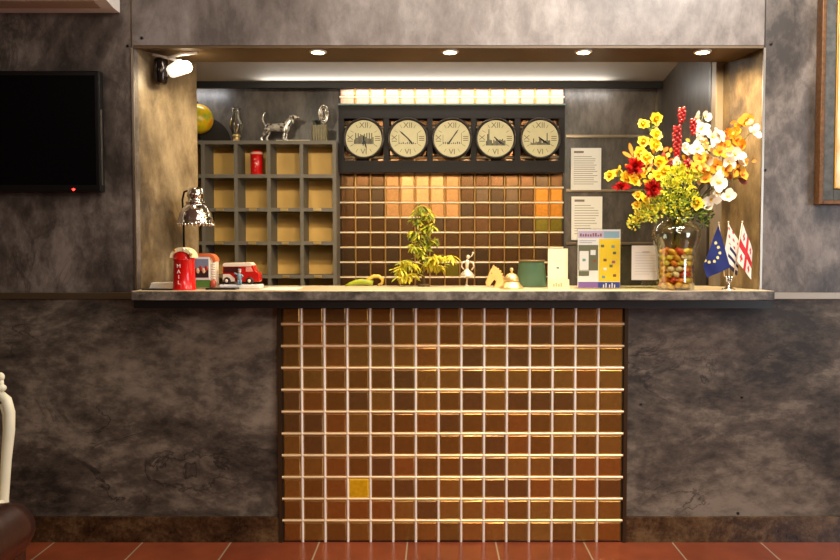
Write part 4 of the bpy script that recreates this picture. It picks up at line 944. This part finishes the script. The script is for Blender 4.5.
orchid_spray('orange_spray', 'tall arching spray of orange blossoms on the right', P_(747, 119, 0), [(747, 119.6, 6, 0), (742, 124, 5, .01), (736.5, 133, 5.5, .01), (725, 133, 5.5, 0), (735.5, 141, 6.5, -.01), (725, 147, 6.5, -.03), (742, 147.5, 6, -.02), (719, 153, 6, -.05)], [ora, dor], 'orange sprays in the vase')
orchid_spray('orange_spray', 'spray of orange and yellow blossoms below the white ones', P_(741, 175, -.05), [(725, 170, 6.5, -.08), (741.5, 175.5, 5.5, -.05), (733, 172, 5, -.06), (715, 166, 6, -.08), (703, 170, 6, -.09), (700.6, 159, 6, -.08), (706, 180, 6, -.1), (696, 168, 5.5, -.1)], [mat('petal_amber', (232, 164, 36), .5), dor], 'orange sprays in the vase')
# autumn leaf sprigs between the blossoms
def leafy(label, pts_, mats):
    o = spray('leaf_sprig', label, 'foliage sprig', 'autumn leaf sprigs in the vase'); m_ = MB(); st = MB()
    for px, py, n, dy in pts_:
        c = P_(px, py, dy); st.tube([NK, NK.lerp(c, .55) + Vector((0, 0, .03)), c], [.002, .0016, .001], 5)
        for _ in range(n):
            q = rf.uniform(0, 2 * PI); d = Vector((math.cos(q), rf.uniform(-.8, .1), math.sin(q) + .25)); p = c + Vector((rf.gauss(0, 4), rf.gauss(0, 2), rf.gauss(0, 4))) * ko
            m_.petal(p, d, (rf.uniform(-.5, .5), -1, rf.uniform(-.3, .5)), rf.uniform(4.5, 8) * ko, rf.uniform(3, 4.8) * ko, rf.randrange(len(mats)), bend=rf.uniform(-.3, .3), cup=.08)
    st.build('stem', twig, o); m_.build('leaves', mats, o)
am = mat('leaf_gold', (232, 176, 30), .5); lo = mat('leaf_orange', (224, 128, 24), .5); lc = mat('leaf_cream', (246, 226, 170), .5); lr = mat('leaf_rust', (164, 64, 24), .5)
leafy('golden leaf sprig around the large red flower on the left', [(640, 160, 9, -.02), (648, 172, 10, -.04), (628, 172, 7, -.02), (640, 184, 8, -.05), (654, 178, 9, -.06), (650, 160, 8, -.02)], [am, yel, lo])
leafy('orange and gold leaf sprig in the middle of the bouquet', [(668, 160, 8, -.03), (663, 170, 9, -.06), (684, 170, 8, -.05), (690, 158, 8, -.03), (672, 150, 5, -.02)], [am, lo, lr, yel])
leafy('cream and gold leaf sprig between the white blossoms on the right', [(700, 142, 9, -.01), (708, 150, 9, -.02), (700, 165, 10, -.05), (714, 160, 9, -.03), (722, 160, 8, -.03), (706, 172, 9, -.06), (716, 175, 9, -.06), (694, 178, 8, -.06)], [lc, am, lc, yel])
leafy('orange leaf sprig along the tall orange spray', [(728, 140, 9, 0), (736, 146, 8, 0), (741, 130, 6, .01), (730, 152, 8, -.01), (736, 168, 7, -.03), (728, 178, 7, -.05), (742, 160, 5, -.02)], [lo, am, lr])
# filler greens
def filler(label, blobs, mats, name='filler_sprig'):
    o = spray(name, label, 'foliage sprig', 'green filler sprigs in the vase'); m_ = MB(); st = MB()
    for (px, py, r, n, dy) in blobs:
        c = P_(px, py, dy); st.tube([NK, (NK + c) / 2 + Vector((0, 0, .02)), c], [.002, .0016, .001], 5)
        for _ in range(n):
            d = Vector((rf.gauss(0, 1), rf.gauss(0, .7), rf.gauss(.25, 1))).normalized(); p = c + d * r * ko * rf.random() ** .5
            m_.petal(p, d + Vector((0, 0, .5)), (rf.uniform(-.4, .4), -1, .2), rf.uniform(2.2, 4.2) * ko, 1.5 * ko, rf.randrange(len(mats)), bend=.1)
    st.build('stem', stem_m, o); m_.build('leaves', mats, o)
g1, g2, g3, g4 = mat('filler_lime', (224, 212, 36), .5), mat('filler_green', (146, 164, 26), .5), mat('filler_dark', (52, 74, 18), .6), mat('filler_yellow', (222, 196, 40), .5)
filler('bright lime green feathery sprig in the centre of the bouquet', [(676, 176, 8, 120, -.1), (684, 184, 9, 140, -.11), (670, 188, 9, 130, -.11), (692, 176, 7, 90, -.1), (680, 170, 6, 70, -.09)], [g1, g1, g2])
filler('darker green feathery sprig just above the vase mouth', [(678, 200, 11, 200, -.1), (690, 200, 9, 140, -.09), (668, 204, 9, 130, -.1), (680, 212, 9, 130, -.08)], [g2, g3, g2, g1])
filler('yellow green sprig drooping over the left side of the vase', [(655, 203, 7, 90, -.08), (646, 212, 7, 90, -.07), (638, 217, 6, 70, -.06), (634, 224, 5, 50, -.05), (652, 215, 6, 60, -.09), (660, 211, 6, 70, -.1)], [g4, g1, g2])
filler('dark green sprig drooping over the right side of the vase', [(700, 208, 7, 100, -.07), (706, 214, 6, 70, -.06), (703, 222, 4, 40, -.05), (696, 214, 6, 60, -.08)], [g3, g3, g2])

# ------------------------------------------------------------------ little flags in a chrome stand
Yx = -.02; kx = k(Yx); fb2 = on(728.5, Yx)
fst = thing('flag_stand', 'small chrome flag stand at the right end of the counter', 'flag stand', fb2)
bs = MB(); bs.lathe(fb2, [(6.4 * kx, 0), (6.6 * kx, .8 * kx), (5 * kx, 1.6 * kx), (2 * kx, 2.6 * kx), (1.6 * kx, 6 * kx), (2 * kx, 7 * kx), (0, 7.2 * kx)], 28); bs.build('base', chrome, fst)
for an in (-.7, 0, .7):
    MB().tube([fb2 + Vector((0, 0, 6 * kx)), fb2 + Vector((math.sin(an) * 3.4 * kx, -.004, 9 * kx)), fb2 + Vector((math.sin(an) * 4.6 * kx, -.004, 14 * kx))], .0035, 8).build('socket', chrome, fst)
pole_m = mat('flag_pole', (226, 210, 180), .4)
blue = mat('flag_blue', (12, 30, 96), .7); star = mat('flag_star', (236, 214, 130), .6); fw = mat('flag_white', (232, 220, 206), .7); fr_ = mat('flag_red', (196, 30, 40), .7); nav = mat('flag_navy', (30, 34, 80), .7)
EUS = [(715.5, 242.9), (718.2, 247.3), (719.6, 253), (717.3, 257.5), (713.8, 261.3), (708.8, 262.1), (704.9, 260.6)]
def flag(label, base, top, corners, paint, mats, dy):
    """corners: hoist-top, hoist-bottom, fly-bottom, fly-top in pixels; cloth subdivided with folds"""
    o = thing('table_flag', label, 'flag', base)
    tp_ = at(top[0], top[1], Yx + dy); m_ = MB(); m_.tube([base, tp_], .0022, 8); m_.ball(tp_, .0042, 0, 8); m_.build('pole', pole_m, o)
    NX, NZ = 64, 64; cs_ = [at(x, y, Yx + dy) for x, y in corners]; m_ = MB(); vs = []; fs = []; mi = []
    def S(u, v): 
        p = (cs_[0] * (1 - u) + cs_[3] * u) * (1 - v) + (cs_[1] * (1 - u) + cs_[2] * u) * v
        return p + Vector((0, -.004 + .006 * math.sin(u * 7 + v * 2) * u, 0))
    for j in range(NZ + 1):
        for i in range(NX + 1): vs.append(S(i / NX, j / NZ))
    off = 0
    for j in range(NZ):
        for i in range(NX):
            a = j * (NX + 1) + i; m_.f.append([a, a + NX + 1, a + NX + 2, a + 1]); m_.m.append(paint((i + .5) / NX, (j + .5) / NZ)); m_.sm.append(True)
    m_.v = vs
    m_.build('cloth', mats, o); return o
EUC = [(718, 225), (730, 267.5), (707, 277.8), (703, 265)]
def eu(u, v):
    q = [(EUC[0][a] * (1 - u) + EUC[3][a] * u) * (1 - v) + (EUC[1][a] * (1 - u) + EUC[2][a] * u) * v for a in (0, 1)]
    return 1 if any(math.hypot(q[0] - x, q[1] - y) < 1.45 for x, y in EUS) else 0
def geo(u, v):
    if abs(u - .5) < .085 or abs(v - .5) < .11: return 1
    for cx_ in (.22, .78):
        for cy_ in (.21, .79):
            a, b_ = abs(u - cx_), abs(v - cy_)
            if (a < .03 and b_ < .11) or (b_ < .04 and a < .085): return 1
    return 0
def midf(u, v):
    if v < .4: return 1 if (math.sin(u * 13 + v * 11) * math.sin(v * 23 - u * 6) > .6) else 0
    if .44 < v < .53 and u > .3: return 2
    if .66 < v < .75 and u > .25: return 2
    if v > .8: return 3 if u > .15 and v > .84 + .1 * (1 - u) else 0
    return 0
flag('blue table flag with a ring of gold stars, leftmost in the chrome stand', fb2 + Vector((-4.6 * kx, -.004, 13 * kx)), (718.8, 222.5), [(718, 225), (730, 267.5), (707, 277.8), (703, 265)], eu, [blue, star], -.03)
flag('white table flag with blue bars, middle one in the chrome stand', fb2 + Vector((0, -.004, 13 * kx)), (728.4, 222), [(728.5, 224), (722.5, 262), (737, 276), (741, 246)], midf, [fw, fr_, nav, mat('flag_dark', (34, 28, 50), .7)], 0)
flag('white table flag with a red cross, rightmost in the chrome stand', fb2 + Vector((4.6 * kx, -.004, 13 * kx)), (742.3, 221.8), [(742.6, 224), (736.5, 261), (751, 279.5), (752.5, 251)], geo, [fw, fr_], -.02)

# ------------------------------------------------------------------ wall things in the room
# television
YV = -.05; a, b_ = at(-150, 70.5, YV), at(101, 192, YV)
tv = thing('television', 'large black flat television on the left wall', 'television', ((a.x + b_.x) / 2, YV, b_.z))
MB().cbox((a.x, YV, b_.z), (b_.x, -.008, a.z), .006).build('casing', mat('tv_black', (9, 9, 9), .3), tv)
MB().box((a.x + .02, YV - .001, b_.z + .03), (b_.x - .018, YV, a.z - .02)).build('screen', screen, tv)
MB().box((b_.x - .002, YV + .012, b_.z + .03), (b_.x + .0015, YV + .02, a.z - .16)).build('edge_strip', steel, tv)
l_ = at(73.5, 189.5, YV); MB().ball(l_, (.006, .003, .005), 0, 10).build('standby_light', mat('red_led', (255, 30, 20), .5, emit=(255, 20, 16), estr=30), tv)
MB().box(((a.x + b_.x) / 2 - .2, -.009, b_.z + .15), ((a.x + b_.x) / 2 + .2, -.0005, a.z - .15)).build('wall_mount', black, tv)
# air conditioner
xe = at(120, 10, 0).x; zb1 = at(110, 13, 0).z
ac = thing('air_conditioner', 'white wall air conditioner above the television', 'air conditioner', (xe - .45, 0, zb1))
pf = [(-.001, zb1), (-.06, zb1), (-.14, zb1 + .012), (-.19, zb1 + .04), (-.215, zb1 + .09), (-.215, zb1 + .25), (-.2, zb1 + .29), (-.001, zb1 + .29)]
m_ = MB(); n = len(pf)
vs = [(xe - .9, y, z) for y, z in pf] + [(xe, y, z) for y, z in pf]
m_.add(vs, [tuple(range(n)), tuple(range(2 * n - 1, n - 1, -1))] + [(i, i + n, (i + 1) % n + n, (i + 1) % n) for i in range(n)]); m_.build('body', mat('ac_white', (226, 222, 214), .4), ac)
fp_ = MB(); fp_.M = Matrix.Translation((0, 0, 0))
fp_.add([(xe - .86, -.07, zb1 + .001 - .004), (xe - .05, -.07, zb1 - .003), (xe - .05, -.135, zb1 + .006), (xe - .86, -.135, zb1 + .006), (xe - .86, -.07, zb1), (xe - .05, -.07, zb1), (xe - .05, -.135, zb1 + .011), (xe - .86, -.135, zb1 + .011)], [(0, 1, 2, 3), (7, 6, 5, 4), (0, 4, 5, 1), (1, 5, 6, 2), (2, 6, 7, 3), (3, 7, 4, 0)])
MB().box((xe - .7, -.004, zb1 + .1), (xe - .2, -.0005, zb1 + .3)).build('mount_plate', steel, ac)
fp_.build('louvre', mat('ac_louvre', (168, 146, 124), .5), ac)
# painting
YPn = -.045; pa = at(818.5, 204.5, YPn)
pt = thing('framed_painting', 'painting in a blue grey and gold frame on the right wall', 'painting', (pa.x + .4, 0, pa.z))
PW, PH = .8, 1.05; X0, Z0 = pa.x, pa.z; X1, Z1 = X0 + PW, Z0 + PH
kpn = k(YPn)
def ring(o0, o1, y0, y1, name, m):
    m_ = MB(); m_.box((X0 + o0, y0, Z0 + o0), (X0 + o1, y1, Z1 - o0)); m_.box((X1 - o1, y0, Z0 + o0), (X1 - o0, y1, Z1 - o0)); m_.box((X0 + o1, y0, Z0 + o0), (X1 - o1, y1, Z0 + o1)); m_.box((X0 + o1, y0, Z1 - o1), (X1 - o1, y1, Z1 - o0)); return m_.build(name, m, pt, bevel=.003)
ring(0, 4.2 * kpn, YPn - .004, -.001, 'outer_moulding', mat('frame_gold_brown', (98, 64, 32), .5, .2, var=.4, vscale=60))
ring(4.2 * kpn, 15.5 * kpn, YPn + .006, -.001, 'frame_band', mat('frame_blue_grey', (72, 72, 68), .6, var=.4, vscale=40))
ring(15.5 * kpn, 17.6 * kpn, YPn + .002, -.001, 'inner_moulding', gold)
def canvas():
    m = mat('painted_canvas', (200, 150, 100), .6); nt = m.node_tree; N = nt.nodes; n = N.new('ShaderNodeTexNoise'); n.inputs['Scale'].default_value = 6; n.inputs['Detail'].default_value = 5
    tc = N.new('ShaderNodeTexCoord'); r = N.new('ShaderNodeValToRGB'); e = r.color_ramp.elements; e[0].position = .35; e[0].color = (*lin((90, 60, 40)), 1); e[1].position = .65; e[1].color = (*lin((232, 222, 190)), 1); x = e.new(.46); x.color = (*lin((206, 170, 120)), 1)
    nt.links.new(tc.outputs['Object'], n.inputs['Vector']); nt.links.new(n.outputs['Fac'], r.inputs['Fac']); nt.links.new(r.outputs['Color'], N['Principled BSDF'].inputs['Base Color']); return m
MB().box((X0 + 17.6 * kpn, YPn + .015, Z0 + 17.6 * kpn), (X1 - 17.6 * kpn, -.001, Z1 - 17.6 * kpn)).build('canvas', canvas(), pt)
# white carved chair (only its right edge is in view)
Yh2 = -.72; e0 = at(11.5, 440, Yh2).x; cxx = e0 - .27
ch = thing('carved_chair', 'white carved chair at the far left, behind the dark leather sofa', 'chair', (cxx, Yh2, 0))
ivory = mat('ivory_paint', (226, 222, 196), .4, var=.06, vscale=12)
zt3, zm3 = at(6, 388, Yh2).z, at(6, 500, Yh2).z
def cpt(s_, px, py): p = at(px, py, Yh2); return Vector((cxx + s_ * (p.x - cxx), Yh2, p.z))
bf = MB()
for s_ in (-1, 1):
    bf.tube([cpt(s_, 2, 540), cpt(s_, 4, 500), cpt(s_, 6.5, 460), cpt(s_, 9.3, 430), cpt(s_, 9.5, 412), cpt(s_, 6.5, 400), cpt(s_, 0, 394)], [.016, .015, .016, .018, .018, .017, .014], 12)
    bf.tube([cpt(s_, 0, 540) , cpt(s_, 1, 500), cpt(s_, 3, 460), cpt(s_, 5, 430), cpt(s_, 4.5, 414), cpt(s_, 1, 404)], .007, 8)
    bf.ball(cpt(s_, 1, 388), (.018, .015, .014), 0, 12); bf.ball(cpt(s_, .6, 377), (.013, .012, .016), 0, 12); bf.tube([cpt(s_, 1, 396), cpt(s_, 1, 376)], .009, 8)
lft, rgt = cpt(-1, 0, 394), cpt(1, 0, 394)
bf.tube([lft + (rgt - lft) * (i / 12) + Vector((0, 0, .1 * math.sin(PI * i / 12))) for i in range(13)], .018, 10)
bf.build('back_frame', ivory, ch)
sz = .44
MB().cbox((cxx - .2, Yh2 - .014, sz + .06), (cxx + .2, Yh2 + .014, zt3 - .02), .012).build('back_cushion', mat('cream_fabric', (196, 180, 150), .8, var=.08), ch)
MB().cbox((cxx - .25, Yh2 - .48, sz - .06), (cxx + .25, Yh2 + .02, sz - .01), .012).build('seat_rail', ivory, ch)
MB().cbox((cxx - .235, Yh2 - .46, sz - .01), (cxx + .235, Yh2 - .01, sz + .05), .025).build('seat', MATS['cream_fabric'], ch)
for sx_ in (-1, 1):
    for y in (Yh2 - .45, Yh2 - .005):
        x = cxx + sx_ * .225; MB().tube([(x, y, sz - .05), (x + sx_ * .012, y, sz - .16), (x, y, .12), (x - sx_ * .004, y, .02), (x + sx_ * .006, y, 0)], [.024, .022, .014, .012, .017], 10).build('leg', ivory, ch)
# leather sofa with rolled arm
Ys2 = -1.30; xe2 = at(41, 520, Ys2).x
zA = at(20, 497, Ys2).z
lea = mat('dark_leather', (44, 17, 11), .32, var=.35, vscale=14, bump=.3)
sf = thing('leather_sofa', 'dark brown leather sofa arm in the bottom left corner', 'sofa', (xe2 - .7, Ys2 - .35, 0))
L_ = 1.45
def arm_mb(xc_, sgn):
    m_ = MB(); r_ = .075
    m_.tube([(xc_, Ys2 - .78, zA - r_), (xc_, Ys2 - .72, zA - r_), (xc_, Ys2 - .05, zA - r_), (xc_, Ys2, zA - r_)], [r_ * .86, r_, r_, r_ * .82], 20)
    m_.cbox((xc_ - .062, Ys2 - .76, .08), (xc_ + .05, Ys2 - .02, zA - r_), .015); return m_
arm_mb(xe2 - .075, 1).build('arm', lea, sf); arm_mb(xe2 - L_ + .075, -1).build('arm', lea, sf)
MB().cbox((xe2 - L_ + .14, Ys2 - .74, .1), (xe2 - .14, Ys2 - .03, .28), .02).build('seat_base', lea, sf)
for i in range(2): MB().cbox((xe2 - L_ + .15 + i * (L_ - .3) / 2 + .004, Ys2 - .6, .282), (xe2 - L_ + .15 + (i + 1) * (L_ - .3) / 2 - .004, Ys2 - .02, .41), .035).build('seat_cushion', lea, sf)
MB().cbox((xe2 - L_ + .14, Ys2 - .76, .28), (xe2 - .14, Ys2 - .6, zA + .04), .05).build('backrest', lea, sf)
for x in (xe2 - .08, xe2 - L_ + .08):
    for y in (Ys2 - .7, Ys2 - .08): MB().lathe((x, y, 0), [(.02, 0), (.028, .03), (.032, .08), (.03, .1)], 14).build('leg', mat('dark_wood_leg', (36, 20, 12), .4), sf)
